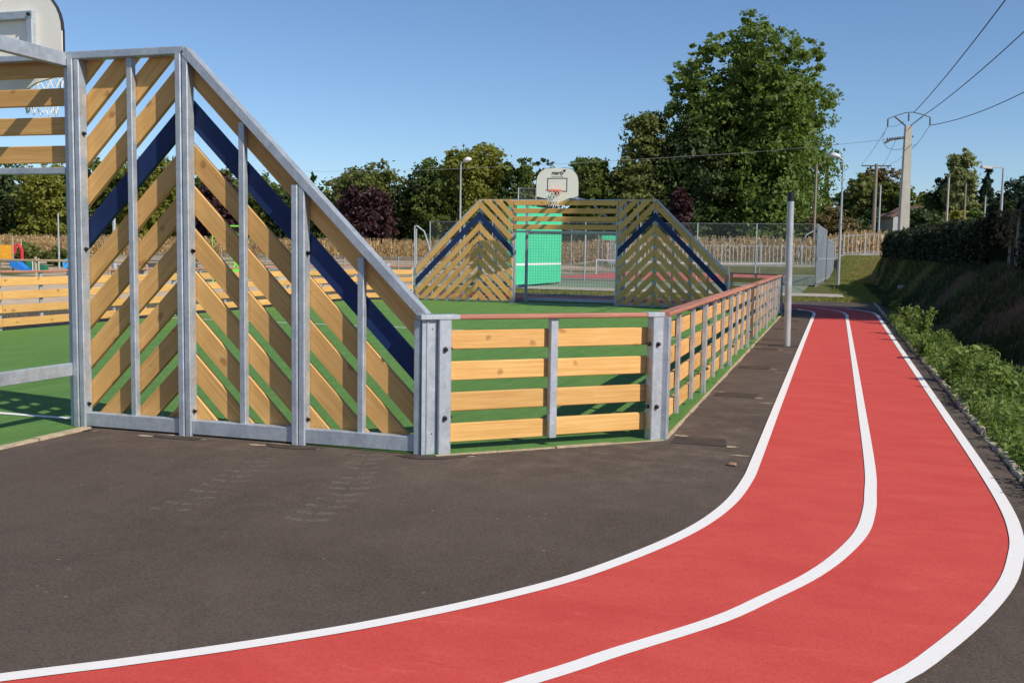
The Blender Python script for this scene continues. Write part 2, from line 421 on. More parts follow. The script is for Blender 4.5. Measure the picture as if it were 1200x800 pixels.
# ------------------------------------------------------------------ object helpers
def link_mesh(name, me, mat, parent=None, mtx=None):
    o = bpy.data.objects.new(name, me)
    COL.objects.link(o)
    if mat is not None and not me.materials:
        me.materials.append(mat)
    if parent is not None: o.parent = parent
    if mtx is not None: o.matrix_local = mtx
    return o
def empty(name, loc=(0, 0, 0), rz=0.0):
    o = bpy.data.objects.new(name, None)
    o.empty_display_size = 0.2
    COL.objects.link(o)
    o.location = loc; o.rotation_euler = (0, 0, rz)
    return o
def tag(o, label=None, cat=None, group=None, kind=None):
    if label: o['label'] = label
    if cat: o['category'] = cat
    if group: o['group'] = group
    if kind: o['kind'] = kind
    return o
class MB:
    """collects convex pieces into one mesh"""
    def __init__(s): s.v = []; s.f = []
    def add(s, vs, fs):
        n = len(s.v); s.v += [tuple(v) for v in vs]; s.f += [tuple(i + n for i in f) for f in fs]
        return s
    def box(s, a, b, ch=0.0):
        (x0, y0, z0), (x1, y1, z1) = [min(p, q) for p, q in zip(a, b)], [max(p, q) for p, q in zip(a, b)]
        if ch <= 0:
            vs = [(x, y, z) for x in (x0, x1) for y in (y0, y1) for z in (z0, z1)]
            return s.add(vs, [(0, 1, 3, 2), (4, 6, 7, 5), (0, 4, 5, 1), (2, 3, 7, 6), (0, 2, 6, 4), (1, 5, 7, 3)])
        # chamfer the four edges along the longest side
        d = (x1 - x0, y1 - y0, z1 - z0); ax = d.index(max(d))
        lo, hi = (x0, y0, z0), (x1, y1, z1)
        i, j = [k for k in range(3) if k != ax]
        c = min(ch, d[i] * 0.4, d[j] * 0.4)
        ring = [(lo[i] + c, lo[j]), (hi[i] - c, lo[j]), (hi[i], lo[j] + c), (hi[i], hi[j] - c),
                (hi[i] - c, hi[j]), (lo[i] + c, hi[j]), (lo[i], hi[j] - c), (lo[i], lo[j] + c)]
        vs = []
        for e in (lo[ax], hi[ax]):
            for p, q in ring:
                v = [0, 0, 0]; v[ax] = e; v[i] = p; v[j] = q; vs.append(v)
        fs = [tuple(range(8)), tuple(range(8, 16))] + [(k, (k + 1) % 8, 8 + (k + 1) % 8, 8 + k) for k in range(8)]
        return s.add(vs, fs)
    def tube(s, pts, r, n=8, r2=None):
        pts = [Vector(p) for p in pts]
        m = len(pts); rings = []
        for k, p in enumerate(pts):
            t = (pts[min(k + 1, m - 1)] - pts[max(k - 1, 0)]).normalized()
            u = t.cross(Vector((0, 0, 1)))
            if u.length < 1e-3: u = t.cross(Vector((1, 0, 0)))
            u.normalize(); w = t.cross(u)
            rr = r if r2 is None else r + (r2 - r) * k / (m - 1)
            rings.append([p + (u * math.cos(a) + w * math.sin(a)) * rr for a in [2 * math.pi * q / n for q in range(n)]])
        vs = [v for ring in rings for v in ring]
        fs = []
        for k in range(m - 1):
            for q in range(n):
                fs.append((k * n + q, k * n + (q + 1) % n, (k + 1) * n + (q + 1) % n, (k + 1) * n + q))
        fs += [tuple(range(n)), tuple(range((m - 1) * n, m * n))]
        return s.add(vs, fs)
    def bar(s, a, b, w, h):
        """rectangular bar from a to b, w across, h in the 'up' sense"""
        a, b = Vector(a), Vector(b); t = (b - a).normalized()
        u = t.cross(Vector((0, 0, 1)))
        if u.length < 1e-3: u = Vector((1, 0, 0))
        u.normalize(); k = u.cross(t)
        vs = [p + u * (sx * w / 2) + k * (sy * h / 2) for p in (a, b) for sx, sy in ((-1, -1), (1, -1), (1, 1), (-1, 1))]
        return s.add(vs, [(0, 1, 2, 3), (7, 6, 5, 4), (0, 4, 5, 1), (1, 5, 6, 2), (2, 6, 7, 3), (3, 7, 4, 0)])
    def poly_prism(s, poly, y0, y1):
        """polygon in x,z extruded along y"""
        n = len(poly)
        vs = [(x, y0, z) for x, z in poly] + [(x, y1, z) for x, z in poly]
        return s.add(vs, [tuple(range(n)), tuple(range(n, 2 * n))] + [(k, (k + 1) % n, n + (k + 1) % n, n + k) for k in range(n)])
    def mesh(s, name, smooth=False):
        me = bpy.data.meshes.new(name)
        me.from_pydata(s.v, [], s.f)
        bm = bmesh.new(); bm.from_mesh(me)
        bmesh.ops.recalc_face_normals(bm, faces=bm.faces)
        bm.to_mesh(me); bm.free()
        if smooth:
            for p in me.polygons: p.use_smooth = True
        return me
    def build(s, name, mat, parent=None, mtx=None, smooth=False):
        return link_mesh(name, s.mesh(name, smooth), mat, parent, mtx)
def sheet(name, pts, z, mat, parent=None):
    me = bpy.data.meshes.new(name)
    me.from_pydata([(p[0], p[1], z) for p in pts], [], [tuple(range(len(pts)))])
    if me.polygons[0].normal.z < 0: me.flip_normals()
    return link_mesh(name, me, mat, parent)
def ribbon(name, left, right, z, mat, parent=None):
    n = len(left)
    me = bpy.data.meshes.new(name)
    me.from_pydata([(p[0], p[1], z) for p in left] + [(p[0], p[1], z) for p in right], [], [(k, k + 1, n + k + 1, n + k) for k in range(n - 1)])
    me.update()
    if me.polygons[0].normal.z < 0: me.flip_normals()
    return link_mesh(name, me, mat, parent)
def smooth_path(pts, n=10):
    """Catmull-Rom through 2-d points"""
    P = [np.array(p[:2], float) for p in pts]
    P = [2 * P[0] - P[1]] + P + [2 * P[-1] - P[-2]]
    out = []
    for i in range(1, len(P) - 2):
        p0, p1, p2, p3 = P[i - 1:i + 3]
        for k in range(n):
            t = k / n
            out.append(0.5 * (2 * p1 + (p2 - p0) * t + (2 * p0 - 5 * p1 + 4 * p2 - p3) * t * t + (3 * p1 - p0 - 3 * p2 + p3) * t ** 3))
    out.append(P[-2])
    return out
def resample(path, n):
    path = np.array(path); d = np.r_[0, np.cumsum(np.linalg.norm(np.diff(path, axis=0), axis=1))]
    t = np.linspace(0, d[-1], n)
    return np.c_[np.interp(t, d, path[:, 0]), np.interp(t, d, path[:, 1])]
def offset_path(path, w):
    path = np.array(path); t = np.gradient(path, axis=0)
    nrm = np.c_[-t[:, 1], t[:, 0]]; nrm /= np.linalg.norm(nrm, axis=1)[:, None]
    return path + nrm * w, path - nrm * w

# ------------------------------------------------------------------ terrain
def ss(a, b, x):
    t = np.clip((x - a) / (b - a), 0, 1); return t * t * (3 - 2 * t)
def hedge_x(y): return 7.2 - 0.045 * np.clip(np.asarray(y, float) - 15, -20, 40)
def terrain(x, y):
    x = np.asarray(x, float); y = np.asarray(y, float)
    wr = ss(1.5, 4.0, x); wl = 1 - ss(-24, -17, x); wc = 1 - wr - wl
    z = wr * 1.9 * ss(56, 95, y) + wc * 1.15 * ss(84, 95, y) + wl * 0.45 * ss(45, 95, y)
    xh = hedge_x(y)
    bank = (1.22 + 0.008 * np.clip(y, 0, 60)) * ss(0, 1, (x - 5.0) / (xh + 0.1 - 5.0))
    bank = bank * (1 - 0.75 * ss(54, 72, y))
    z = np.maximum(z, bank)
    return z - 0.05
def th(x, y): return float(terrain(x, y))
gx = np.r_[np.linspace(-600, -60, 20), np.linspace(-50, -16, 18), np.linspace(-15, 16, 125), np.linspace(20, 60, 12), np.linspace(80, 600, 16)]
gy = np.r_[np.linspace(-60, -12, 10), np.linspace(-10, 60, 120), np.linspace(61, 110, 40), np.linspace(125, 900, 20)]
XX, YY = np.meshgrid(gx, gy)
rough = rng.normal(0, 0.035, XX.shape) * ss(4.8, 5.5, XX) * (XX < 16)
ZZ = terrain(XX, YY) + rough
nx, ny = len(gx), len(gy)
idx = np.arange(nx * ny).reshape(ny, nx)
faces = np.stack([idx[:-1, :-1], idx[:-1, 1:], idx[1:, 1:], idx[1:, :-1]], -1).reshape(-1, 4)
me = bpy.data.meshes.new('ground')
me.from_pydata(np.c_[XX.ravel(), YY.ravel(), ZZ.ravel()].tolist(), [], faces.tolist())
for p in me.polygons: p.use_smooth = True
tag(link_mesh('ground', me, M['ground']), kind='structure')

# ------------------------------------------------------------------ asphalt, turf, track
A = 1.034; T = 3.11; HF = 1.056; G = 3.285; L = 22.4
XP1 = -3 * A; XPL = XP1 - G; XC = (XP1 + XPL) / 2
CX, CY = 1.55, 1.3
XL4 = XPL - 3 * A; XLF = XL4 - CX                         # left wing end, left side fence
asph = sheet('asphalt', [(-16, -14), (4.21, -14), (4.21, 29.9), (-16, 29.9)], 0.0, M['asphalt'])
tag(asph, kind='structure')
kb = 0.06
turf_pts = [(XL4, kb * -0.3), (XPL - .06, -0.02), (XPL - .06, -1.25), (XP1 + .06, -1.25), (XP1 + .06, -0.02), (0.10, -0.10), (CX + .075, CY - .06), (CX + .075, L - 1.1), (0.06, L), (XP1 + .06, L), (XP1 + .06, L + 1.25),
            (XPL - .06, L + 1.25), (XPL - .06, L), (XL4, L), (XLF - .02, L - 1.1), (XLF - .02, CY)]
turf = tag(sheet('turf', turf_pts, 0.006, M['turf']), kind='structure')
for (a, b2) in (((XLF + .1, 11.5), (CX - .12, 11.5)), ((XPL + .05, 0.2), (XP1 - .05, 0.2)), ((XPL + .05, L - .25), (XP1 - .05, L - .25))):
    sheet('line', [(a[0], a[1] - .04), (b2[0], b2[1] - .04), (b2[0], b2[1] + .04), (a[0], a[1] + .04)], 0.011, M['line'], turf)
# sandy concrete edging round the turf (each straight run is a piece)
edg = tag(empty('turf_edging'), kind='structure')
def edging(a, b2, w=0.075, z=0.022):
    a, b2 = Vector((*a, 0)), Vector((*b2, 0)); d = (b2 - a); Ln = d.length; d.normalize(); nrm = Vector((d.y, -d.x, 0))
    k = max(1, round(Ln / .5))
    for i in range(k):
        p = a + d * (Ln * i / k + .004); q = a + d * (Ln * (i + 1) / k - .004)
        j = random.uniform(-.008, .008)
        m = MB()
        vs = []
        for zz in (-.03, z + j):
            vs += [(*(p + nrm * (0 + j)).xy, zz), (*(q + nrm * j).xy, zz), (*(q + nrm * (w + j)).xy, zz), (*(p + nrm * (w + j)).xy, zz)]
        m.add(vs, [(0, 1, 2, 3), (4, 5, 6, 7), (0, 1, 5, 4), (1, 2, 6, 5), (2, 3, 7, 6), (3, 0, 4, 7)])
        m.build('edging_stone', M['edging'], edg)
edging((0.12, -0.10), (CX + .075, CY - .06), .03, .012); edging((CX + .075, CY - .02), (CX + .075, L - 1.1), .032, .012)
edging((XP1 + .07, -1.3), (XP1 + .07, -0.12), 0.07, 0.02)

inner = [gnd(u, v)[:2] for u, v in ((75, 787), (150, 777.5), (300, 756), (450, 730.5), (600, 698), (700, 669), (800, 628), (850, 595.5), (875, 565))]
inner = [(-1.6, -5.7), (-0.6, -5.0)] + [tuple(p) for p in inner] + [(2.425, 0.8), (2.425, 4), (2.43, 12), (2.44, 20), (2.44, 21.6), (2.30, 22.9), (1.74, 24.0), (0.8, 24.5), (-1, 24.6), (-10, 24.6)]
mid = [gnd(u, v)[:2] for u, v in ((622, 799), (720, 767), (840, 729), (900, 702), (950, 677), (985, 652), (1010, 625), (1018.5, 600), (1020, 580))]
mid = [(-1.4, -7.0), (1.2, -4.75)] + [tuple(p) for p in mid] + [(3.235, 0.8), (3.245, 4), (3.26, 12), (3.27, 20), (3.27, 21.6), (3.08, 23.4), (2.45, 25.1), (1.5, 26.0), (0, 26.3), (-10, 26.3)]
outer = [gnd(u, v)[:2] for u, v in ((1048, 799), (1100, 765), (1150, 722), (1180, 685), (1190, 655), (1191, 630), (1178, 595))]
outer = [(-1.0, -7.7), (1.6, -5.3), (2.75, -3.98)] + [tuple(p) for p in outer] + [(4.02, 1.2), (4.025, 4), (4.04, 12), (4.055, 20), (4.06, 21.6), (3.9, 23.6), (3.0, 26.0), (1.6, 27.3), (0, 27.7), (-10, 27.7)]
pi_, pm_, po_ = [resample(smooth_path(p, 14), 420) for p in (inner, mid, outer)]
track = tag(ribbon('track', pi_, po_, 0.006, M['track']), kind='structure')
for pth in (pi_, pm_, po_):
    l, r = offset_path(pth, 0.038)
    ribbon('line', l, r, 0.011, M['line'], track)
# right-hand kerb of rough concrete
kerb = tag(empty('kerb', (4.25, 0, 0)), kind='structure')
y = -6.0
while y < 29.5:
    ln = random.uniform(0.7, 1.0); w0 = random.uniform(-.012, .012)
    m = MB(); z1 = random.uniform(.02, .045)
    n = 9; ring = []
    for k in range(n + 1):
        yy = y + (ln - .02) * k / n
        a = -.022 + w0 + random.uniform(-.018, .014); b2 = .03 + w0 + random.uniform(-.02, .03)
        zz = z1 + random.uniform(-.02, .014)
        ring += [(a, yy, -.05), (a, yy, zz - .012), (a + .012, yy, zz), (b2 - .012, yy, zz + .004), (b2, yy, zz - .01), (b2, yy, -.05)]
    fs = []
    for k in range(n):
        for q in range(6): fs.append((k * 6 + q, k * 6 + (q + 1) % 6, k * 6 + 6 + (q + 1) % 6, k * 6 + 6 + q))
    fs += [tuple(range(6)), tuple(range(n * 6, n * 6 + 6))]
    m.add(ring, fs).build('kerb_stone', M['kerb'], kerb)
    y += ln
# dug-and-filled patches beside the fence posts
for i, yy in enumerate((CY, CY + 3, CY + 6, CY + 9, CY + 11, CY + 14, CY + 17)):
    x0 = CX + .155; w = random.uniform(.38, .5); d = random.uniform(.15, .2)
    pts = [(x0 + random.uniform(0, .01), yy - d), (x0 + w + random.uniform(-.05, .05), yy - d + random.uniform(-.03, .03)), (x0 + w + random.uniform(-.05, .05), yy + d), (x0, yy + d + random.uniform(-.02, .02))]
    sheet('patch', pts, 0.004, M['patch'], asph)
for xx in (-2 * A, -A, XP1):
    pts = [(xx - .26, -.13), (xx - .2, -.22 - random.random() * .04), (xx - .02, -.27), (xx + .19, -.23), (xx + .25, -.13)]
    sheet('patch', pts, 0.004, M['patch'], asph)
sheet('patch', [(-.06, -.12), (-.16, -.2), (.02, -.27), (.22, -.2), (.42, .05), (.24, .08)], 0.004, M['patch'], asph)

def spill(cx, cy, rx, ry, n=13):
    pts = [(cx + rx * math.cos(a) * random.uniform(.55, 1.1), cy + ry * math.sin(a) * random.uniform(.5, 1.15)) for a in [2 * math.pi * k / n for k in range(n)]]
    sheet('sand_spill', pts, 0.0025, M['edging'], asph)
for xx in (XP1, -2 * A, -A):
    spill(xx - .12, -.15, .14, .05); spill(xx + .14, -.17, .12, .05); spill(xx - .28, -.22, .1, .025)
spill(.02, -.2, .1, .04); spill(.36, .0, .06, .04)
for yy in (CY, CY + 3, CY + 6, CY + 9):
    spill(CX + .6 + random.uniform(-.05, .05), yy - .16, .06, .035); spill(CX + .2, yy + .2, .08, .03); spill(CX + .75, yy - .5, .1, .02)
# ------------------------------------------------------------------ arena: chevron wings
def clip(poly, a, b, c):
    """keep a*x+b*z<=c"""
    out = []
    for i in range(len(poly)):
        p, q = poly[i], poly[(i + 1) % len(poly)]
        dp, dq = a * p[0] + b * p[1] - c, a * q[0] + b * q[1] - c
        if dp <= 0: out.append(p)
        if (dp < 0 < dq) or (dq < 0 < dp):
            t = dp / (dp - dq); out.append((p[0] + (q[0] - p[0]) * t, p[1] + (q[1] - p[1]) * t))
    return out
def area(poly):
    return abs(sum(poly[i][0] * poly[(i + 1) % len(poly)][1] - poly[(i + 1) % len(poly)][0] * poly[i][1] for i in range(len(poly)))) / 2
def add_bolt(parent, p, axis, r=0.019):
    """black domed bolt cap"""
    m = MB(); p = Vector(p); ax = Vector(axis)
    m.tube([p, p + ax * .012, p + ax * .024], r, 8, r * 0.6)
    m.build('bolt', M['black'], parent)
def wing(org, sx, sy, label, bolts=True):
    """sx: direction away from the goal, sy: direction to the inside of the arena"""
    root = empty('chevron_panel', (*org, 0))
    tag(root, label, 'panel', 'chevron end panels of the ball court')
    def bx(name, s0, s1, d0, d1, z0, z1, mat='steel', ch=0.006, par=root):
        return MB().box((s0 * sx, d0 * sy, z0), (s1 * sx, d1 * sy, z1), ch).build(name, M[mat], par)
    # main posts (twin flanges with a shallow groove)
    hts = (T, T, HF + A + .02, HF)
    for k, h in enumerate(hts):
        s = k * A
        m = MB()
        top = h - (0.0 if k < 2 else (0.03 if k == 2 else -.022))
        m.box(((s - .056) * sx, -.10 * sy, 0), ((s - .003) * sx, 0, top - (.055 if k < 2 else .06)), .006)
        m.box(((s + .003) * sx, -.094 * sy, 0), ((s + .056) * sx, 0, top - (.055 if k < 2 else .06)), .006)
        m.box(((s - .02) * sx, -.08 * sy, 0), ((s + .02) * sx, -.01 * sy, top - .07))
        po = m.build('post', M['steel'], root)
        if bolts:
            for z in ((.16, .95) if k == 3 else (.2, 1.5, 2.45 if k == 0 else 1.5)):
                if k == 2 and z > 1.6: continue
                add_bolt(po, ((s + .056) * sx, -.05 * sy, z), (sx, 0, 0))
    # thin uprights
    for k in range(3):
        s = (k + .5) * A
        zt = T - .06 if k == 0 else T - (s - A) - .085
        bx('upright', s - .026, s + .026, -.06, -.002, .13, zt, ch=.005)
    # rails
    bx('top_rail', -.056, A + .02, -.098, 0, T - .062, T)
    a0, a1 = (A + .02, T - .031), (3 * A + .02, HF - .012)
    ang = math.atan2(a1[1] - a0[1], a1[0] - a0[0]); Ln = math.hypot(a1[0] - a0[0], a1[1] - a0[1])
    nx_, nz_ = -math.sin(ang) * .031, math.cos(ang) * .031
    poly = [(a0[0] - nx_ * 1.0, a0[1] - nz_), (a1[0] - nx_, a1[1] - nz_), (a1[0] + nx_, a1[1] + nz_), (a0[0] + nx_, a0[1] + nz_)]
    MB().poly_prism([(x * sx, z) for x, z in poly], -.098 * sy, 0.0).build('sloping_rail', M['steel'], root)
    for k in range(3):
        bx('bottom_rail', k * A + .06, (k + 1) * A - .06, -.075, -.004, .012, .13)
        for s in (k * A + .062, (k + 1) * A - .1):
            pass
    # planks
    pitch, hv = 0.340, 0.109
    for k in range(3):
        s0, s1 = k * A - .035, (k + 1) * A - .0
        if k == 0: s1 = A - .003
        if k == 1: s0 = A + .003
        if k == 1: s1 = 2 * A - .003
        if k == 2: s0 = 2 * A + .003
        for i in range(-4, 10):
            c = 2.965 - pitch * i
            sg = 1 if k == 0 else -1                      # rising towards the apex
            zz = lambda s: c + sg * (s - A)
            poly = [(s0, zz(s0) - hv), (s1, zz(s1) - hv), (s1, zz(s1) + hv), (s0, zz(s0) + hv)]
            poly = clip(poly, 0, -1, -.06); poly = clip(poly, 0, 1, T - .006)
            if k: poly = clip(poly, 1, 1, T + A - .012)
            if len(poly) < 3 or area(poly) < .004: continue
            cxp = sum(p[0] for p in poly) / len(poly); czp = sum(p[1] for p in poly) / len(poly)
            # plank frame: local x along the grain
            ux, uz = sx * math.sqrt(.5), sg * math.sqrt(.5)
            th_ = math.atan2(uz, ux)
            loc = [((x - cxp) * sx, z - czp) for x, z in poly]
            ca, sa = math.cos(th_), math.sin(th_)
            pl = [(x * ca + z * sa, -x * sa + z * ca) for x, z in loc]
            d0, d1 = .004 + random.uniform(0, .003), .046 + random.uniform(-.001, .002)
            m = MB().poly_prism(pl, (d0 - .025) * sy, (d1 - .025) * sy)
            mtx = Matrix.Translation((cxp * sx, .025 * sy, czp)) @ Matrix.Rotation(-th_, 4, 'Y')
            nm = 'plank'
            o = m.build(nm, M['wood_blue'] if i == 1 else M['wood'], root, mtx)
            if i == 1: o['label'] = 'dark blue stained plank'
    return root
wing((XP1, 0), 1, 1, 'large chevron plank panel with grey posts standing on the dark asphalt edge')
wing((XP1, L), 1, -1, 'chevron plank panel with its slope towards the red track, beside the mesh-backed goal', bolts=False)
wing((XPL, L), -1, -1, 'chevron plank panel crossed by the backboard shadow, beside the green practice wall', bolts=False)

# ------------------------------------------------------------------ goals
def goal(y0, so, label, net=True):
    """so: direction out of the arena (y)"""
    root = empty('goal', (XC, y0, 0)); tag(root, label, 'goal')
    h = G / 2 - .058
    def bx(name, a, b2, mat='steel', par=root, ch=.006):
        return MB().box((a[0], a[1] * so, a[2]), (b2[0], b2[1] * so, b2[2]), ch).build(name, M[mat], par)
    for s in (-1, 1):
        bx('post', (s * h - .002 * s, .0, 0), (s * (h - .052), .075, T - .12))
        bx('side_beam', (s * (h + .0), .0, T - .118), (s * (h - .06), 1.25, T - .004))
        bx('side_bar', (s * (h + .0), .078, .435), (s * (h - .05), 1.19, .545))
        bx('back_post', (s * (h + .0), 1.19, 0), (s * (h - .08), 1.27, T - .12))
    bx('top_beam', (-h + .062, .0, T - .055), (h - .062, .075, T - .004))
    bx('crossbar', (-h + .054, .0, 2.12), (h - .054, .075, 2.175))
    bx('back_beam', (-h + .062, 1.19, T - .105), (h - .062, 1.26, T - .02))
    bx('back_bar', (-h + .082, 1.2, .03), (h - .082, 1.26, .13))
    bx('back_crossbar', (-h + .082, 1.2, 2.1), (h - .082, 1.25, 2.15))
    for s in (-1, 1):
        MB().bar((s * .55, 1.225 * so, T - .1), (s * (h - .09), 1.225 * so, 2.2), .05, .05).build('brace', M['steel'], root)
    for k in range(4):
        z = 2.29 + .2375 * k
        MB().box((-h + .0, -.02, -.0725), (h - .0, .022, .0725), .006).build('plank', M['wood'], root, Matrix.Translation((0, -.026 * so, z)))
    if net:
        m = MB(); w = h - .085
        k = -w
        while k <= w:
            m.box((k - .0025, 1.215 * so, .13), (k + .0025, 1.222 * so, 2.1)); k += .085
        z = .2
        while z < 2.1:
            m.box((-w, 1.222 * so, z - .0025), (w, 1.228 * so, z + .0025)); z += .085
        n_ = m.build('goal_mesh', M['steel'], root); n_['kind'] = 'stuff'
    return root
goal(0, -1, 'grey steel goal frame with planks above, beside the large chevron panel', True)
goal(L, 1, 'grey steel goal with mesh back standing in front of the green practice wall')

def backboard(y0, si, label):
    """si: direction into the arena"""
    root = empty('basketball_hoop', (XC, y0, 0)); tag(root, label, 'basketball hoop', 'hoops over the goals')
    fy = 1.0                                              # board face distance from the wall
    R = lambda p: (p[0], p[1] * si, p[2])
    # fan-shaped board outline
    zc = 3.40
    half = [(0.13, 2.985), (0.30, 3.07), (0.60, 3.135)]
    half += [(0.62, 3.16), (0.62, 3.55)]
    for k in range(1, 9):
        a = k / 8 * math.pi / 2
        half.append((0.62 - 0.36 * (1 - math.cos(a)), 3.55 + 0.39 * math.sin(a)))
    half.append((0.12, 3.945))
    out = half + [(-x, z) for x, z in half[::-1]]
    bd = MB().poly_prism(out, (fy - .03) * si, fy * si).build('board', M['board'], root)
    # black rim edge band
    for s in (-1, 1):
        m = MB()
        for (a, b2) in zip(half[3:], half[4:]):
            m.bar((s * (a[0] + .003), (fy - .015) * si, a[1]), (s * (b2[0] + .003), (fy - .015) * si, b2[1]), .034, .008)
        m.build('edge_trim', M['board_ink'], bd)
    # target rectangle and print, 2 mm proud
    m = MB(); w, z0, z1, t = .295, 3.27, 3.66, .022
    f0, f1 = (fy + .001) * si, (fy + .004) * si
    m.box((-w, f0, z1 - t), (w, f1, z1)); m.box((-w, f0, z0), (w, f1, z0 + t))
    m.box((-w, f0, z0 + t), (-w + t, f1, z1 - t)); m.box((w - t, f0, z0 + t), (w, f1, z1 - t))
    m.build('target_rectangle', M['board_ink'], bd)
    cu = bpy.data.curves.new('lettering', 'FONT'); cu.body = 'marty'; cu.size = .15; cu.align_x = 'CENTER'; cu.extrude = .001; cu.shear = .2; cu.offset = .004
    tmp = bpy.data.objects.new('tmp', cu); COL.objects.link(tmp)
    bpy.context.view_layer.update()
    tm = bpy.data.meshes.new_from_object(tmp); bpy.data.objects.remove(tmp)
    rot = Matrix.Rotation(math.pi / 2, 4, 'X') if si < 0 else Matrix.Rotation(math.pi, 4, 'Z') @ Matrix.Rotation(math.pi / 2, 4, 'X')
    tm.materials.clear()
    link_mesh('lettering', tm, M['board_ink'], bd, Matrix.Translation((0, (fy + .003) * si, 3.755)) @ rot)
    m = MB(); q = -si
    m.poly_prism([(q * .12, 3.84), (q * .2, 3.86), (q * .25, 3.9), (q * .17, 3.885)], f0, f1)
    m.poly_prism([(q * .17, 3.83), (q * .23, 3.83), (q * .25, 3.9), (q * .2, 3.86)], (fy + .0012) * si, (fy + .0045) * si)
    m.build('swoosh', M['board_ink'], bd)
    MB().box((-.17, f0, 3.695), (.17, f1, 3.703)).build('small_print', M['board_ink'], bd)
    # frame and arms
    m = MB(); b0, b1 = (fy - .09) * si, (fy - .032) * si
    m.box((-.33, b0, 3.66), (.33, b1, 3.735), .005); m.box((-.33, b0, 3.14), (.33, b1, 3.20), .005)
    m.box((-.33, b0 + .001 * si, 3.2), (-.265, b1, 3.66), .005); m.box((.265, b0 + .001 * si, 3.2), (.33, b1, 3.66), .005)
    fr = m.build('frame', M['steel'], root)
    for s in (-1, 1):
        add_bolt(fr, (s * .298, (fy - .09) * si, 3.70), (0, -si, 0), .02)
        MB().box((s * .30, -1.2 * si, 3.112), (s * .23, (fy - .092) * si, 3.185), .005).build('arm', M['steel'], root)
    # ring
    zr = 3.285; cyr = fy + .16 + .225
    m = MB()
    pts = [(0.225 * math.cos(a), (cyr + .225 * math.sin(a)) * si, zr) for a in [2 * math.pi * k / 28 for k in range(29)]]
    m.tube(pts, .012, 7)
    m.box((-.11, (fy + .004) * si, zr - .11), (.11, (fy + .02) * si, zr + .045))
    m.bar((-.1, (fy + .02) * si, zr - .02), (-.1, (fy + .24) * si, zr - .005), .02, .03)
    m.bar((.1, (fy + .02) * si, zr - .02), (.1, (fy + .24) * si, zr - .005), .02, .03)
    m.poly_prism([(-.1, zr - .012), (.1, zr - .012), (.1, zr - .02), (-.1, zr - .02)], (fy + .02) * si, (fy + .2) * si)
    m.build('rim', M['orange'], root)
    # net
    m = MB(); nst = 12
    def npnt(k, j):
        rr = .225 - .085 * (j / 5) ** .8; a = 2 * math.pi * (k + .5 * (j % 2)) / nst
        return (rr * math.cos(a), (cyr + rr * math.sin(a)) * si, zr - .012 - .088 * j)
    for j in range(5):
        for k in range(nst):
            m.tube([npnt(k, j), npnt(k, j + 1)], .0055, 4)
            m.tube([npnt(k + (1 if j % 2 == 0 else 1), j), npnt(k + (0 if j % 2 == 0 else 1), j + 1)] if j % 2 == 0 else [npnt(k, j), npnt(k + 1, j + 1)], .0055, 4)
    m.build('net', M['net'], root)
backboard(0, 1, 'cream backboard seen from behind with its grey steel frame, by the large chevron panel')
backboard(L, -1, 'cream backboard with orange rim facing the pitch, before the green practice wall')

# ------------------------------------------------------------------ low fences
def fence_bay(p0, p1, inside, nsub, label, group, end_post=False, cap0=False, cap1=False, split=False, bolts=True, start_post=True, slim=True):
    p0, p1 = Vector((*p0, 0)), Vector((*p1, 0)); d = p1 - p0; Ln = d.length
    root = empty('fence_panel', p0, math.atan2(d.y, d.x)); tag(root, label, 'fence', group)
    s = inside
    def bx(name, a, b2, mat='steel', ch=.005, par=root):
        return MB().box((a[0], a[1] * s, a[2]), (b2[0], b2[1] * s, b2[2]), ch).build(name, M[mat], par)
    ends = ([0.0] if start_post else []) + ([Ln] if end_post else [])
    for e in ends:
        pw, pd = (.036, .055) if slim else (.05, .10)
        x0, x1 = e - pw, e + pw
        po = bx('post', (x0, -pd, 0), (x1, -.002, HF - .036), ch=.006)
        if bolts:
            for z in (.28, .80):
                add_bolt(po, (e, -pd * s, z), (0, -s, 0), .021)
                if not slim: add_bolt(po, (x1 if e == 0 else x0, -.05 * s, z), (1 if e == 0 else -1, 0, 0), .019)
    for k in range(1, nsub):
        x = Ln * k / nsub
        bx('upright', (x - .033, -(.044 if slim else .06), .07), (x + .033, -.004, HF - .036))
    nb = nsub if split else 1
    for r in range(4):
        zc = .145 + .239 * r
        for k in range(nb):
            x0, x1 = Ln * k / nb + .004, Ln * (k + 1) / nb - .004
            dz = random.uniform(-.004, .004); dy = random.uniform(0, .004)
            MB().box((-(x1 - x0) / 2, -.02, -.0725), ((x1 - x0) / 2, .02, .0725), .006).build('plank', M['wood'], root, Matrix.Translation(((x0 + x1) / 2, (.022 + dy) * s, zc + dz)))
    h0, h1 = (.12 if cap0 else .002), (Ln - .1 if cap1 else Ln - .002)
    MB().box((-(h1 - h0) / 2, -.06, -.018), ((h1 - h0) / 2, .06, .018), .008).build('handrail', M['handrail'], root, Matrix.Translation(((h0 + h1) / 2, -.03 * s, HF - .018)))
    if cap0: bx('corner_cap', (-.19, -.095, HF - .034), (.118, .035, HF + .003))
    if cap1: bx('corner_cap', (Ln - .098, -.095, HF - .034), (Ln + .06, .035, HF + .003))
    return root
cp = fence_bay((.105, .045), (CX - .05, CY - .02), 1, 2, 'slanting corner fence panel of bright knotty planks between asphalt and pitch', 'low plank fence panels', True, True, True, True, slim=False)
MB().box((-.17, -.06, 0), (-.052, -.035, HF - .036)).build('corner_plate', M['steel'], cp)
ylist = [CY, CY + 3, CY + 6, CY + 9, CY + 11, CY + 14, CY + 17, CY + 20]
ordn = ['first', 'second', 'third', 'short fourth', 'fifth', 'sixth', 'seventh']
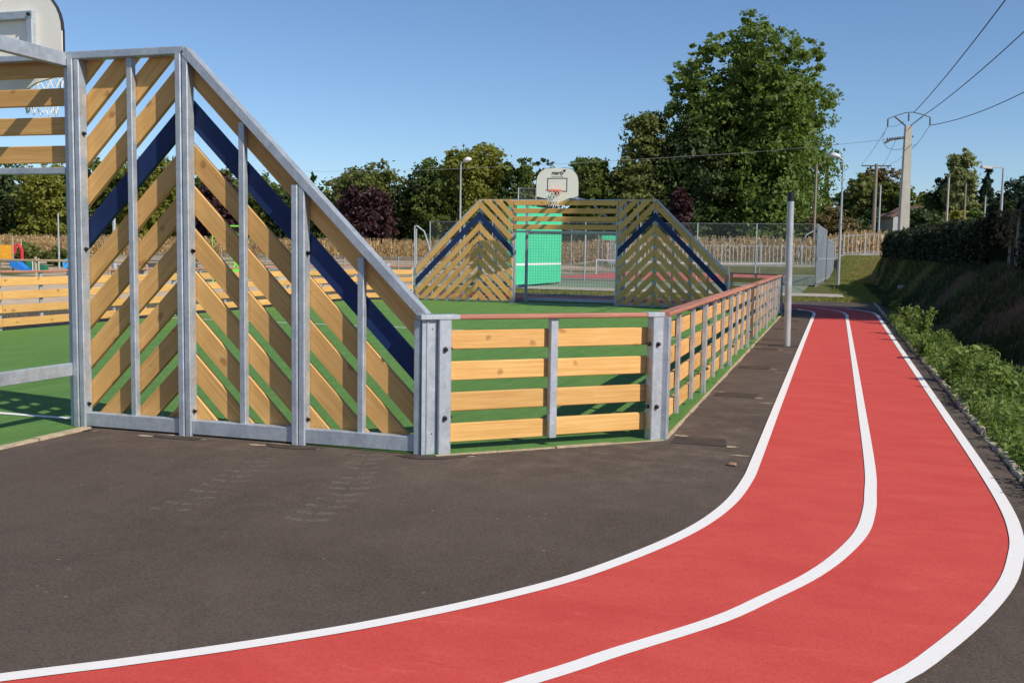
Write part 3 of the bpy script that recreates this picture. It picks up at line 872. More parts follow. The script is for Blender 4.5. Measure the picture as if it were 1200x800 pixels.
for i in range(7):
    fence_bay((CX, ylist[i]), (CX, ylist[i + 1]), 1, 2 if i == 3 else 3, 'low plank fence panel along the red track, %s from the slanting corner panel' % ordn[i], 'low plank fence panels', end_post=(i == 6), bolts=(i < 7), split=(i < 2), start_post=(i > 0))
MB().box((CX - .002, CY - .05, 0), (CX + .10, CY + .05, HF - .036), .006).build('post', M['steel'], cp, Matrix.Rotation(-math.atan2(CY - .02 - .045, CX - .05 - .105), 4, 'Z') @ Matrix.Translation((-.105, -.045, 0)))
fence_bay((CX, L - 1.1), (.12, L - .02), 1, 2, 'slanting corner fence panel joining the far chevron panel to the track side fence', 'low plank fence panels', True, start_post=False, bolts=False)
fence_bay((XL4 - .12, L - .02), (XLF, L - 1.1), 1, 2, 'sunlit slanting corner fence panel of pale planks beside the far chevron panel', 'low plank fence panels', True, bolts=False)
lord = ['first', 'second', 'third', 'short fourth', 'fifth', 'sixth', 'seventh']
for i in range(7):
    j = 6 - i
    if j == 0: continue
    fence_bay((XLF, ylist[j + 1]), (XLF, ylist[j]), 1, 2 if j == 3 else 3, 'low plank fence panel on the playground side, %s from the pale corner panel' % lord[i], 'low plank fence panels', start_post=False, end_post=True, bolts=False)

# ------------------------------------------------------------------ poles and lamps
def steel_pole():
    b = gnd(922, 405.5)
    root = empty('steel_pole', (b.x, b.y, 0)); tag(root, 'round pale grey steel pole with black cap standing between fence and red track', 'pole')
    lean = (-.03, 0)
    MB().tube([(0, 0, 0), (lean[0], 0, 2.50)], .058, 20).build('shaft', M['steel_dull'], root, smooth=False)
    MB().tube([(lean[0], 0, 2.47), (lean[0], 0, 2.6), (lean[0], 0, 2.625)], .061, 20).build('cap', M['black'], root)
    MB().box((-.3, -.2, .0), (.34, .2, .004)).build('footing', M['patch'], root)
steel_pole()
def place(u, v, D):
    """ground spot under image point at forward distance D, and the height the image point has there"""
    p = at(u, v, D); return p.x, p.y, p.z
def lamp_post(u, vtop, D, side, label, r=.07, arm=.55, flat=False, base_uv=None):
    if base_uv:
        b = gnd(*base_uv); D = (Vector((b.x, b.y, b.z)) - Vector(CAM)).dot(Fv)
    x, y, z = place(u, vtop, D)
    if base_uv: x, y = b.x, b.y
    zb = th(x, y)
    root = empty('lamp_post', (x, y, zb)); tag(root, label, 'lamp post', 'street lamps')
    h = z - zb
    dx = Rv * side
    MB().tube([(0, 0, 0), (0, 0, h * .5), (0, 0, h)], r * 1.2, 10, r * .6).build('shaft', M['steel_dull'], root)
    if flat:
        e = dx * arm
        MB().bar((0, 0, h + .02), (e.x * .6, e.y * .6, h + .02), .07, .06).build('arm', M['steel_dull'], root)
        hd = MB().bar((e.x * .55, e.y * .55, h), (e.x, e.y, h + .04), .26, .11).build('lamp_head', M['lamp'], root)
    else:
        e = dx * arm
        pts = [(0, 0, h - .05), (e.x * .12, e.y * .12, h + .12), (e.x * .4, e.y * .4, h + .2)]
        MB().tube(pts, r * .6, 8).build('arm', M['steel_dull'], root)
        m = MB(); n = 8; ring = []
        for k, (t, w, hh) in enumerate(((.3, .08, .07), (.45, .2, .17), (.8, .27, .22), (1.15, .2, .15), (1.3, .06, .05))):
            c = Vector((e.x * t, e.y * t, h + .2 + .03 * k)); sd_ = Vector((-dx.y, dx.x, 0))
            ring.append([c + sd_ * (w * math.cos(a)) + Vector((0, 0, hh * math.sin(a) * (1 if math.sin(a) > 0 else .5))) for a in [2 * math.pi * q / n for q in range(n)]])
        vs = [v_ for rg in ring for v_ in rg]; fs = []
        for k in range(len(ring) - 1):
            for q in range(n): fs.append((k * n + q, k * n + (q + 1) % n, (k + 1) * n + (q + 1) % n, (k + 1) * n + q))
        fs += [tuple(range(n)), tuple(range((len(ring) - 1) * n, len(ring) * n))]
        m.add(vs, fs).build('lamp_head', M['lamp'], root, smooth=True)
    return root
lamp_post(986, 190, 55, -1, 'grey street lamp with rounded head standing on grass beside the court fence', .075, .62, base_uv=(982, 333))
lamp_post(540, 193, 62, 1, 'slim grey street lamp rising behind the chevron panel crossed by shadow', .07, .5)
lamp_post(1176, 197, 46, -1, 'flat-headed street lamp rising behind the dark hedge', .07, 1.0, True)
lamp_post(133, 226, 50, 1, 'white lamp post standing beyond the playground side fence', .10, .5)
def tee_pole():
    x, y, z = place(1027, 194, 104); zb = th(x, y)
    root = empty('utility_pole', (x, y, zb)); tag(root, 'brown wooden utility pole with a straight crossarm', 'utility pole')
    h = z - zb
    MB().tube([(0, 0, 0), (0, 0, h + .15)], .24, 10, .16).build('shaft', M['pole_wood'], root)
    a = Rv * 1.5
    ca = MB().bar((-a.x, -a.y, h - .05), (a.x, a.y, h - .02), .12, .12).build('crossarm', M['wire'], root)
    for s in (-.95, 0.5, .95):
        MB().tube([(a.x * s, a.y * s, h + .0), (a.x * s, a.y * s, h + .17)], .05, 8).build('insulator', M['pole_concrete'], ca)
    return Vector((x, y, zb + h)), a
TEE, TEEA = tee_pole()
def plain_pole(u, vt, D, r, mat, label, group=None, tip=False):
    x, y, z = place(u, vt, D); zb = th(x, y)
    root = empty('wooden_pole', (x, y, zb)); tag(root, label, 'pole', group)
    MB().tube([(0, 0, 0), (0, 0, (z - zb) * .5), (0, 0, z - zb)], r, 8, r * .7).build('shaft', M[mat], root)
    MB().tube([(0, 0, z - zb), (0, 0, z - zb + .1)], r * .8, 8, r * .5).build('cap', M['wire'], root)
plain_pole(957, 193, 106, .17, 'pole_wood', 'bare wooden pole in front of the great poplar edge')
plain_pole(1032, 217, 106, .12, 'steel_dull', 'thin grey pole just behind the wooden crossarm pole')
plain_pole(1112, 208, 60, .075, 'pole_concrete', 'pale thin pole beside the golden bush')
plain_pole(1132, 216, 60, .07, 'pole_wood', 'thin brown pole in front of the pale feathery tree')
plain_pole(1155, 230, 60, .06, 'pole_concrete', 'short pale pole in front of the blue-green conifer')
plain_pole(68, 250, 60, .06, 'steel_dull', 'slim metal pole beyond the playground rail fence')
def concrete_pole():
    D = 62
    x, y, z = place(1064.5, 148, D); zb = th(x, y)
    root = empty('concrete_pole', (x, y, zb)); tag(root, 'tall pale concrete power pole with forked steel bracket and three wires', 'utility pole')
    h = z - zb
    m = MB(); w0, w1 = .33, .20
    vs = []
    for zz, w in ((0, w0), (h, w1)):
        vs += [(s * w * .95, t * w * .7, zz) for s, t in ((-1, -1), (1, -1), (1, 1), (-1, 1))]
    m.add(vs, [(0, 1, 2, 3), (4, 5, 6, 7), (0, 1, 5, 4), (1, 2, 6, 5), (2, 3, 7, 6), (3, 0, 4, 7)])
    sh = m.build('shaft', M['pole_concrete'], root, Matrix.Rotation(YAW, 4, 'Z'))
    px = D / FPX
    def P(u, v, dd=0): 
        q = at(u, v, D + dd); return Vector((q.x - x, q.y - y, q.z - zb))
    m = MB()
    m.tube([P(1063, 149), P(1049, 137)], .05, 6); m.tube([P(1065, 149), P(1082, 136)], .035, 6)
    m.tube([P(1040.5, 139.5), P(1052, 135), P(1062, 132), P(1070, 131.6), P(1080, 134), P(1090, 137.5)], .03, 6)
    m.build('fork_bracket', M['wire'], root)
    for (u, v) in ((1040.5, 139.5), (1065, 133), (1090, 138)):
        MB().tube([P(u, v), P(u, v + 2), P(u - .3, v + 9)], .045, 6).build('insulator', M['wire'], root)
    m = MB(); m.tube([P(1037, 167.5), P(1045, 163), P(1060, 161.5), P(1070, 160)], .07, 6)
    for k in range(7): m.tube([P(1039 + k * 3, 166 - k * .5), P(1040 + k * 3, 162 - k * .3), P(1042 + k * 3, 165 - k * .5)], .045, 5)
    m.build('equipment_arm', M['wire'], root)
    m = MB()
    m.tube([P(1040.3, 148.5), P(1037, 154), P(1034.5, 160), P(1035.5, 168), P(1040, 173.5), P(1047, 175.5), P(1056, 175), P(1060, 171)], .016, 5)
    m.tube([P(1090, 147), P(1085, 154), P(1080, 162), P(1074, 169), P(1067, 173)], .016, 5)
    m.tube([P(1040.3, 148.5), P(1050, 148), P(1060, 142)], .012, 5)
    m.build('jumper_cable', M['wire'], root)
    return lambda u, v, dd=0: at(u, v, D + dd)
PC = concrete_pole()
def wire(pts, r, label, group=None, mat='wire'):
    p0 = pts[0]
    o = MB().tube([Vector(p) - Vector(p0) for p in pts], r, 5).build('power_line', M[mat]); o.location = p0
    tag(o, label, 'power line', group)
def catenary(a, b, sag, n=16):
    return [a.lerp(b, k / n) - Vector((0, 0, sag * 4 * (k / n) * (1 - k / n))) for k in range(n + 1)]
def run(a, uvz, sag, ext=1.6):
    b = gnd(uvz[0], uvz[1], uvz[2]); b = a + (b - a) * ext
    return catenary(a, b, sag)
wire(run(PC(1071, 131.8), (1170, 0, 10.2), .35), .022, 'power line from the concrete pole bracket, highest and steepest of three')
wire(run(PC(1083, 135), (1200, 27, 10.0), .35), .022, 'power line from the concrete pole bracket, middle of three')
wire(run(PC(1090, 147), (1200, 95, 9.6), .55), .022, 'power line from the concrete pole bracket, lowest of three')
for i, (s, u, v) in enumerate(((-.95, 1040, 149), (.5, 1050, 163), (.95, 1074, 170))):
    wire(catenary(TEE + TEEA * s + Vector((0, 0, .15)), PC(u, v), .12), .012, ('thin wire from the crossarm tip nearer the grey street lamp', 'thin wire from the crossarm beside its brown shaft', 'thin wire from the crossarm tip nearer the concrete pole')[i], 'wires between the two poles')
wire([at(u, v, d) for u, v, d in ((1060, 161, 62), (1035, 164, 62.5), (967, 171, 65), (870, 179.5, 68), (786, 184.5, 70), (640, 193, 74), (500, 199.5, 78), (380, 201, 82), (250, 199, 86), (-100, 183, 98))], .011, 'long thin overhead cable passing in front of the big poplar', mat='wire_pale')

# ------------------------------------------------------------------ far sports court
COURTX0, COURTX1 = -16.0, 1.9
tag(sheet('court_surround', [(COURTX0, 50.5), (COURTX1, 50.5), (COURTX1, 83.5), (COURTX0, 83.5)], 0.0, M['court_green']), kind='structure')
cr_ = tag(sheet('court', [(-14.5, 54), (-1.5, 54), (-1.5, 80), (-14.5, 80)], 0.006, M['court_red']), kind='structure')
for yy in (54.3, 61, 73.5, 79.7):
    sheet('line', [(-14.3, yy - .04), (-1.7, yy - .04), (-1.7, yy + .04), (-14.3, yy + .04)], 0.012, M['line'], cr_)
tag(sheet('path', [(-30, 34.5), (3.3, 34.5), (3.3, 38), (-30, 38)], 0.0, M['path']), kind='structure')
tag(sheet('training_court', [(-20, 38.5), (1.6, 38.5), (1.6, 50), (-20, 50)], -0.01, M['court_green']), kind='structure')
# net across the court
nr = empty('tennis_net', (-7, 67, 0)); tag(nr, 'long sagging tennis net with white tape on the red court', 'net')
for s in (-1, 1): MB().tube([(s * 6.9, 0, 0), (s * 6.9, 0, 1.1)], .05, 8).build('post', M['fence_white'], nr)
m = MB(); pts = [(-6.9 + 13.8 * k / 16, 0, 1.07 - .12 * 4 * (k / 16) * (1 - k / 16)) for k in range(17)]
for a, b in zip(pts, pts[1:]): m.bar(a, b, .03, .09)
m.build('tape', M['white_paint'], nr)
m = MB(); m.add([(p[0], .01, p[2] - .05) for p in pts] + [(p[0], .01, .05) for p in pts], [(k, k + 1, 18 + k, 17 + k) for k in range(16)])
o = m.build('netting', M['chainlink'], nr); o['kind'] = 'stuff'
# tall mesh fence round the court
def mesh_fence(a, b, h, npost, label, mat='chainlink', r=.035, z=(0, 0), hs=None):
    a, b = Vector((*a, z[0])), Vector((*b, z[1])); d = b - a; Ln = Vector((d.x, d.y)).length
    root = empty('mesh_fence', a, math.atan2(d.y, d.x)); tag(root, label, 'fence')
    dz = d.z
    h2 = hs if hs else h
    for k in range(npost):
        x = Ln * k / (npost - 1); zz = dz * k / (npost - 1); hh = h + (h2 - h) * k / (npost - 1)
        MB().tube([(x, 0, zz - .1), (x, 0, zz + hh)], r, 8).build('post', M['steel_dull'], root)
    m = MB(); m.add([(0, .03, .03), (Ln, .03, dz + .03), (Ln, .03, dz + h2 - .03), (0, .03, h - .03)], [(0, 1, 2, 3)])
    me_ = m.mesh('mesh_panel')
    o = link_mesh('mesh_panel', me_, M[mat], root)
    m = MB(); m.tube([(0, .03, h - .02), (Ln, .03, dz + h2 - .02)], .009, 5)
    m.build('rail', M['steel_dull'], root)
    return root
mesh_fence((-20.3, 50.2), (1.95, 50.2), 3.3, 8, 'tall see-through chain link fence across the near side of the red court')
mesh_fence((-16.5, 50.6), (-16.5, 84), 3.3, 8, 'tall chain link fence along the playground side of the red court')
mesh_fence((-16.4, 84.2), (1.9, 84.2), 3.0, 8, 'tall chain link fence along the maize side of the red court')
_a, _b = at(607, 250, 54), at(648, 250, 54)
mesh_fence((_a.x, _a.y), (_b.x, _b.y), 4.9, 3, 'tallest grey ball-stop mesh behind the backboard and green wall')
# rigid panel fence seen nearly edge-on, with steel pickets
rf = empty('panel_fence', (2.02, 50, 0), math.atan2(27, .75)); tag(rf, 'tall galvanised panel fence receding past the grey street lamp', 'fence')
for k in range(10):
    x = k * 3.0; h = 3.25 if k < 4 else 2.75
    MB().box((x - .04, -.04, -.05), (x + .04, .04, h)).build('post', M['steel_dull'], rf)
    if k < 9:
        m = MB()
        for q in range(1, 24): m.box((x + q * .125 - .013, -.018, .1), (x + q * .125 + .013, .018, h - .05))
        for zz in (.15, 1.4, h - .1): m.box((x + .04, -.03, zz), (x + 2.96, .03, zz + .05))
        o = m.build('picket_panel', M['steel_dull'], rf)
# curved pipe goals at either side of the court
def pipe_goal(u0, v0, u1, v1, D, label):
    root = empty('pipe_goal', at(u0, 320, D)); root.location.z = th(root.location.x, root.location.y); tag(root, label, 'goal')
    q = root.location
    def P(u, v):
        a = at(u, v, D); return (a.x - q.x, a.y - q.y, a.z - q.z)
    s = 1 if u1 > u0 else -1
    pts = [P(u0, 322), P(u0, v0 + 8), P(u0, v0), P(u0 + s * 3, v0), P(u0 + (u1 - u0) * .55, v0 + (v1 - v0) * .15), P(u0 + (u1 - u0) * .75, v0 + (v1 - v0) * .45), P(u1, v1)]
    MB().tube(pts, .04, 8).build('curved_pipe', M['steel_dull'], root)
    a = Vector(P(u0, v0)); 
    MB().tube([P(u0 + s * 2, 322), P(u0 + s * 2, v0 + 3)], .03, 8).build('upright', M['steel_dull'], root)
pipe_goal(486, 265, 506, 305, 52, 'curved grey pipe frame before the maize, behind the pale corner fence panel')
pipe_goal(958, 270, 934, 306, 56, 'curved grey pipe frame beside the tall panel fence')
# pale picket fence along the maize
pk = empty('picket_fence', (-16, 90, 0)); tag(pk, 'long pale picket fence on a low kerb in front of the maize', 'fence')
x0, x1 = -18.0, 10.5
zt = lambda x: th(x, 90.0)
k = 0; x = x0
while x < x1:
    z0 = zt(x)
    if k % 5 == 0:
        MB().box((-.05, -.05, 0), (.05, .05, 2.05)).build('post', M['fence_white'], pk, Matrix.Translation((x + 16, 0, z0 - .05)))
    else:
        MB().box((-.028, -.02, .15), (.028, .02, 1.9 + .05 * (k % 2))).build('picket', M['fence_white'], pk, Matrix.Translation((x + 16, 0, z0)))
    x += .36; k += 1
for i in range(12):
    xa, xb = x0 + (x1 - x0) * i / 12, x0 + (x1 - x0) * (i + 1) / 12
    m = MB(); m.bar((xa + 16, .03, zt(xa) + 1.85), (xb + 16 - .01, .03, zt(xb) + 1.85), .04, .05); m.bar((xa + 16, .03, zt(xa) + .35), (xb + 16 - .01, .03, zt(xb) + .35), .04, .05)
    m.build('rail', M['fence_white'], pk)
    m = MB(); m.bar((xa + 16, .0, zt(xa) + .08), (xb + 16 - .01, .0, zt(xb) + .08), .16, .28); m.build('base_kerb', M['concrete'], pk)
gp = empty('panel_gate', (8.2, 84, th(8.2, 84))); 
# green practice wall
gw = empty('practice_wall', (-10.25, 35.3, 0)); tag(gw, 'bright green tennis practice wall with a white line', 'wall')
bpy.data.objects.remove(gp)
for k in range(3):
    y0 = .0 + k * 2.55
    MB().box((-.12, y0, .08), (0, y0 + 2.545, 3.62), .004).build('panel', M['wall_green'], gw)
for k in range(4):
    MB().box((-.2, k * 2.55 - .04, 0), (-.122, k * 2.55 + .04, 3.6)).build('support_post', M['steel_dull'], gw)
MB().box((.001, .0, .95), (.006, 7.64, 1.04)).build('line', M['white_paint'], gw)
MB().box((-.1, -.0, .95), (-.02, -.006, 1.04)).build('line', M['white_paint'], gw)
MB().box((-.34, -.03, .08), (-.122, -.15, 3.62), .004).build('wing_panel', M['wall_green'], gw)
# small green noticeboard and box by the far court
nbp = at(713, 278.5, 90); zg = th(nbp.x, nbp.y)
sb = empty('notice_board', (nbp.x, nbp.y, zg), YAW); tag(sb, 'small green board on posts at the maize end of the red court', 'board')
for s in (-.5, .5): MB().box((s - .04, -.04, 0), (s + .04, .04, nbp.z - zg)).build('post', M['steel_dull'], sb)
MB().box((-.62, -.07, nbp.z - zg - .2), (.62, -.041, nbp.z - zg + .2)).build('panel', M['wall_green'], sb)

# ------------------------------------------------------------------ playground beyond the left fence
tag(sheet('sand_path', [(-70, 4), (-16.4, 4), (-16.4, 33), (-70, 31)], 0.0, M['sand']), kind='structure')
def road():
    pts_l, pts_r = [], []
    for k in range(30):
        x = -95 + k * 2.7
        pts_l.append((x, 56 + .06 * (-20 - x))); pts_r.append((x, 61.5 + .06 * (-20 - x)))
    n = len(pts_l)
    me = bpy.data.meshes.new('road')
    me.from_pydata([(p[0], p[1], th(*p) + .03) for p in pts_l + pts_r], [], [(k, k + 1, n + k + 1, n + k) for k in range(n - 1)])
    tag(link_mesh('road', me, M['path']), kind='structure')
road()
def spot(u, v, D):
    p = at(u, v, D); return Vector((p.x, p.y, th(p.x, p.y))), p.z
# post-and-rail fence
q0, _ = spot(-45, 303, 46); q1, _ = spot(345, 303, 46)
d = q1 - q0; Ln = Vector((d.x, d.y)).length
rl = empty('rail_fence', q0, math.atan2(d.y, d.x)); tag(rl, 'wooden post and rail fence round the playground', 'fence')
nb = 9
for k in range(nb + 1):
    MB().tube([(Ln * k / nb, 0, -.1), (Ln * k / nb, 0, 1.02)], .065, 8).build('post', M['post_wood'], rl)
    if k < nb:
        MB().tube([(Ln * k / nb + .05, -.06, .86), (Ln * (k + 1) / nb - .05, -.06, .86)], .05, 7).build('rail', M['post_wood'], rl)
# slide tower
b, _ = spot(12, 303, 58)
pt = empty('play_structure', b, YAW); tag(pt, 'colourful play tower with orange panel, red arch and blue slide', 'play structure')
for s in (-1.1, .15):
    for t in (0, 1.0): MB().tube([(s, t, 0), (s, t, 1.9)], .05, 8).build('post', M['post_wood'], pt)
MB().box((-1.05, -.06, .62), (.1, -.02, 1.5), .01).build('panel', M['play_orange'], pt)
MB().box((-1.1, 0, .5), (.2, 1.0, .58)).build('deck', M['post_wood'], pt)
MB().tube([(.2, .1, 1.05), (.28, .1, 1.5), (.45, .1, 1.55), (.62, .1, 1.25), (.62, .1, .7)], .09, 8).build('arch', M['play_red'], pt)
m = MB(); m.poly_prism([(.1, .72), (.35, .72), (.95, .2), (1.4, .1), (1.4, .0), (.9, .02), (.1, .3)], -.3, .35)
m.build('slide', M['play_blue'], pt)
m = MB(); m.poly_prism([(.55, .68), (.8, .62), (1.1, .42), (1.75, .4), (1.75, .05), (1.0, .05)], .4, .9); m.build('climbing_block', M['play_green'], pt)
m = MB(); m.tube([(1.4, -.3, 0), (1.4, -.3, .75)], .03, 6); m.tube([(1.75, -.3, 0), (1.75, -.3, .8)], .03, 6); m.build('handrail', M['fence_white'], pt)
# blue spring toy
b, _ = spot(80, 305, 54)
t_ = empty('spring_rider', b, YAW); tag(t_, 'light blue spring rider behind the rail fence', 'play equipment')
m = MB(); m.tube([(.09 * math.cos(a * 1.2), .09 * math.sin(a * 1.2), .0 + a * .018) for a in range(22)], .02, 6); m.build('spring', M['black'], t_)
m = MB(); m.poly_prism([(-.22, .35), (.2, .35), (.28, .6), (.22, .8), (.0, .86), (-.2, .8), (-.28, .6)], -.08, .08); m.build('body', M['play_sky'], t_)
MB().tube([(0, -.2, .72), (0, .2, .72)], .025, 6).build('handle', M['steel_dull'], t_)
# lime green climbing pieces
b, _ = spot(279, 303, 40)
t_ = empty('spring_toy', b, YAW); tag(t_, 'lime green play panel with small dark holes seen between chevron planks', 'play equipment')
out = [(-.2, .2), (.1, .05), (.14, .35), (.36, .6), (.3, .78), (.05, 1.0), (-.04, 1.1), (-.14, 1.02), (-.18, .8), (-.24, .62)]
MB().poly_prism(out, -.04, .04).build('panel', M['lime'], t_)
for (x, z) in ((-.05, .85), (.03, .62), (.16, .62)): MB().tube([(x, -.045, z), (x, -.05, z)], .025, 8).build('hole', M['black'], t_)
MB().tube([(0, 0, 0), (0, 0, .2)], .05, 8).build('foot', M['steel_dull'], t_)
b, _ = spot(262, 300, 42)
t_ = empty('monkey_bars', b, YAW); tag(t_, 'lime green tube climbing frame rising behind the play panel', 'play equipment')
for s in (-.45, .25): MB().tube([(s, 0, 0), (s, 0, 2.35), (s + .05, 0, 2.45), (s + .6, 0, 2.45), (s + .7, 0, 2.3), (s + .7, 0, 1.9)], .035, 8).build('tube', M['lime'], t_)
MB().tube([(-.45, .0, 2.1), (.95, .0, 2.1)], .03, 6).build('rung', M['lime'], t_)
b, _ = spot(285, 300, 42.5)
t_ = empty('play_arch', b, YAW); tag(t_, 'small lime green tube arch behind the thin steel upright', 'play equipment')
MB().tube([(-.1, 0, 0), (-.1, 0, 2.4), (0.05, 0, 2.62), (.3, 0, 2.7), (.5, 0, 2.55), (.55, 0, 2.0)], .035, 8).build('tube', M['lime'], t_)
MB().tube([(-.1, .0, 2.2), (.55, .0, 2.2)], .03, 6).build('rung', M['lime'], t_)
# concrete table
b, _ = spot(321, 305, 44)
t_ = empty('concrete_table', b, YAW); tag(t_, 'pale concrete table with a flat top beyond the side fence', 'table')
MB().box((-.75, -.4, .72), (.75, .4, .8), .01).build('table_top', M['concrete'], t_)
for s in (-.45, .45): MB().box((s - .2, -.25, 0), (s + .2, .25, .72)).build('leg', M['concrete'], t_)
b, _ = spot(183, 305, 50)
t_ = empty('park_bench', b, YAW); tag(t_, 'dark grey bench seen between the chevron planks near the lamp post', 'bench')
MB().box((-.9, -.2, .42), (.9, .2, .47)).build('seat', M['wire'], t_); MB().box((-.9, .2, .55), (.9, .24, .9)).build('backrest', M['wire'], t_)
for s in (-.7, .7): MB().box((s - .04, -.18, 0), (s + .04, .24, .42)).build('leg', M['wire'], t_)
b, _ = spot(455, 303, 40)
t_ = empty('bollard', b, YAW); tag(t_, 'pale grey round bollard beyond the pale corner fence panel', 'bollard')
MB().tube([(0, 0, 0), (0, 0, 1.0)], .07, 10).build('shaft', M['fence_white'], t_); MB().tube([(0, 0, 1.0), (0, 0, 1.05)], .075, 10, .05).build('cap', M['steel_dull'], t_)
mesh_fence((-40, 49.5), (-20.5, 50.1), 1.15, 12, 'low wire mesh fence between playground and maize', 'chainlink_dense', .03)

# ------------------------------------------------------------------ vegetation helpers
def leaf_mesh(name, pts, nrm, size, aspect=1.5, jitter=0.9):
    """one small leaf-shaped quad per point, roughly facing nrm with a random tilt"""
    n = len(pts)
    d = nrm + rng.normal(0, jitter, (n, 3)); d /= np.linalg.norm(d, axis=1)[:, None] + 1e-9
    t = rng.normal(0, 1, (n, 3)); u = np.cross(d, t); u /= np.linalg.norm(u, axis=1)[:, None] + 1e-9
    w = np.cross(d, u)
    s = size * rng.uniform(.6, 1.35, n)[:, None]
    a = pts - u * s * .5 * aspect; c = pts + u * s * .5 * aspect
    b = pts + w * s * .42; e = pts - w * s * .42
    b = b + d * s * .12
    V = np.stack([a, b, c, e], 1).reshape(-1, 3)
    me = bpy.data.meshes.new(name)
    me.vertices.add(4 * n); me.vertices.foreach_set('co', V.ravel())
    me.loops.add(4 * n); me.loops.foreach_set('vertex_index', np.arange(4 * n))
    me.polygons.add(n); me.polygons.foreach_set('loop_start', np.arange(0, 4 * n, 4)); me.polygons.foreach_set('loop_total', np.full(n, 4))
    me.update(calc_edges=True); me.validate()
    return me
def crown_points(blobs, n, clump=0.16, nclump=None, squash=1.0):
    """blobs: (cx,cy,cz,rx,ry,rz); leaves gather in clumps on and under the blob surfaces"""
    B = np.array(blobs, float)
    w = (B[:, 3] * B[:, 4] + B[:, 4] * B[:, 5] + B[:, 3] * B[:, 5]); w /= w.sum()
    nc = nclump or max(40, n // 26)
    which = rng.choice(len(B), nc, p=w)
    dirs = rng.normal(0, 1, (nc, 3)); dirs /= np.linalg.norm(dirs, axis=1)[:, None]
    rad = rng.uniform(.62, 1.0, nc) ** .8
    c = B[which, :3] + dirs * B[which, 3:] * rad[:, None]
    cs = clump * rng.uniform(.6, 1.5, nc) * B[which, 3:].min(1)
    wl = rng.choice(nc, n)
    p = c[wl] + rng.normal(0, 1, (n, 3)) * cs[wl][:, None] * np.array([1, 1, .8 * squash])
    nr_ = dirs[wl] + np.array([0, 0, .25])
    return p, nr_
def tree(u0, u1, vtop, D, mat, label, style='round', n=5200, leaf=None, dens=2.2, trunk=True, group='trees round the court', vb=None, cat='tree', name='tree', low=0.08):
    u = (u0 + u1) / 2
    if D > 95:                                             # behind the maize
        D = 112.0 / ray(u, 290).y + 3 if mat == 'leaf_purple' else max(D, 119.0 / ray(u, 290).y + 6)
    p = at(u, vtop, D); zb = th(p.x, p.y)
    H = p.z - zb; W = (u1 - u0) / FPX * D / 2
    root = empty(name, (p.x, p.y, zb)); tag(root, label, cat, group)
    leaf = leaf or max(.12, 3.2 * D / FPX)
    n = int(n * dens)
    bl = []
    r_ = random.Random(int(u0 * 7 + vtop * 13 + D))
    if style == 'round':
        bl.append((0, 0, H * .55, W * .72, W * .72, H * .36))
        for k in range(11):
            a = r_.uniform(0, 6.28); e = r_.uniform(-.5, 1)
            rr = W * r_.uniform(.26, .42)
            bl.append((math.cos(a) * (W - rr) * math.cos(e * .9), math.sin(a) * (W - rr) * math.cos(e * .9), H * .5 + e * (H * .5 - rr * .9), rr, rr, rr * r_.uniform(.8, 1.2)))
        bl.append((r_.uniform(-.2, .2) * W, 0, H - W * .34, W * .36, W * .36, W * .34))
        for k in range(5):
            a = r_.uniform(0, 6.28); rr = W * .36
            bl.append((math.cos(a) * W * .6, math.sin(a) * W * .6, H * low + rr * .9, rr, rr, rr))
    if style in ('round', 'low') and H > 1.9 * W:
        for k in range(6):
            a = r_.uniform(0, 6.28)
            bl.append((math.cos(a) * W * .25, math.sin(a) * W * .25, H * (.2 + .125 * k), W * .6, W * .6, max(W * .5, H * .1)))
    if style == 'cone':
        for k in range(9):
            t = k / 8; rr = W * (1.0 - t * .86) * r_.uniform(.85, 1.1)
            bl.append((r_.uniform(-.08, .08) * W, r_.uniform(-.08, .08) * W, H * (low + .04 + t * (.93 - low)), rr, rr, H * .085))
    elif style == 'spire':
        for k in range(12):
            t = k / 11; rr = W * (.75 + .3 * math.sin(min(1, t * 1.5 + .25) * 2.6)) * (1 - t * .5)
            a = r_.uniform(0, 6.28)
            bl.append((math.cos(a) * W * .22 * (1 - t), math.sin(a) * W * .22 * (1 - t), H * (.1 + t * .84), rr * .72, rr * .72, H * .1))
    elif style == 'low':
        for k in range(9):
            a = r_.uniform(0, 6.28); rr = W * r_.uniform(.3, .5)
            bl.append((math.cos(a) * (W - rr) * r_.uniform(.3, 1), math.sin(a) * (W - rr) * r_.uniform(.3, 1), max(H * .3, H - rr * r_.uniform(.9, 1.4)) * .75, rr, rr, min(rr, H * .45)))
        bl.append((0, 0, H * .6, W * .5, W * .5, H * .4))
    elif style == 'poplar':
        # several upswept leaders
        for k in range(13):
            a = k * 2.4; q = math.sqrt(k / 13)
            bx_, by_ = math.cos(a) * W * .62 * q, math.sin(a) * W * .62 * q
            top = H * (1.0 - .17 * q ** 2) * r_.uniform(.93, 1.0) if k else H
            nseg = 6
            for j in range(nseg):
                t = j / (nseg - 1)
                zz = H * .06 + (top - H * .06) * t
                lean = .78 + .30 * t
                rr = W * (.37 - .17 * t ** 2) * r_.uniform(.8, 1.15)
                bl.append((bx_ * lean * 1.15, by_ * lean * 1.15, zz - rr * .6 * t, rr, rr, rr * 1.35))
    if style == 'cone':
        t = 1 - np.sqrt(rng.uniform(0, 1, n)); a_ = rng.uniform(0, 6.28, n)
        lay = 1 + .22 * np.sin(t * H * 5.0 + 1.3 * np.sin(a_ * 3))
        rr_ = W * (1 - t) * lay * rng.uniform(.35, 1.0, n) ** .6 + .02
        pts = np.c_[np.cos(a_) * rr_, np.sin(a_) * rr_, H * (.04 + .96 * t) + rng.normal(0, .1, n)]
        nr_ = np.c_[np.cos(a_), np.sin(a_), np.full(n, .5)]
    else: pts, nr_ = crown_points(bl, n, .11 if style == 'poplar' else .14)
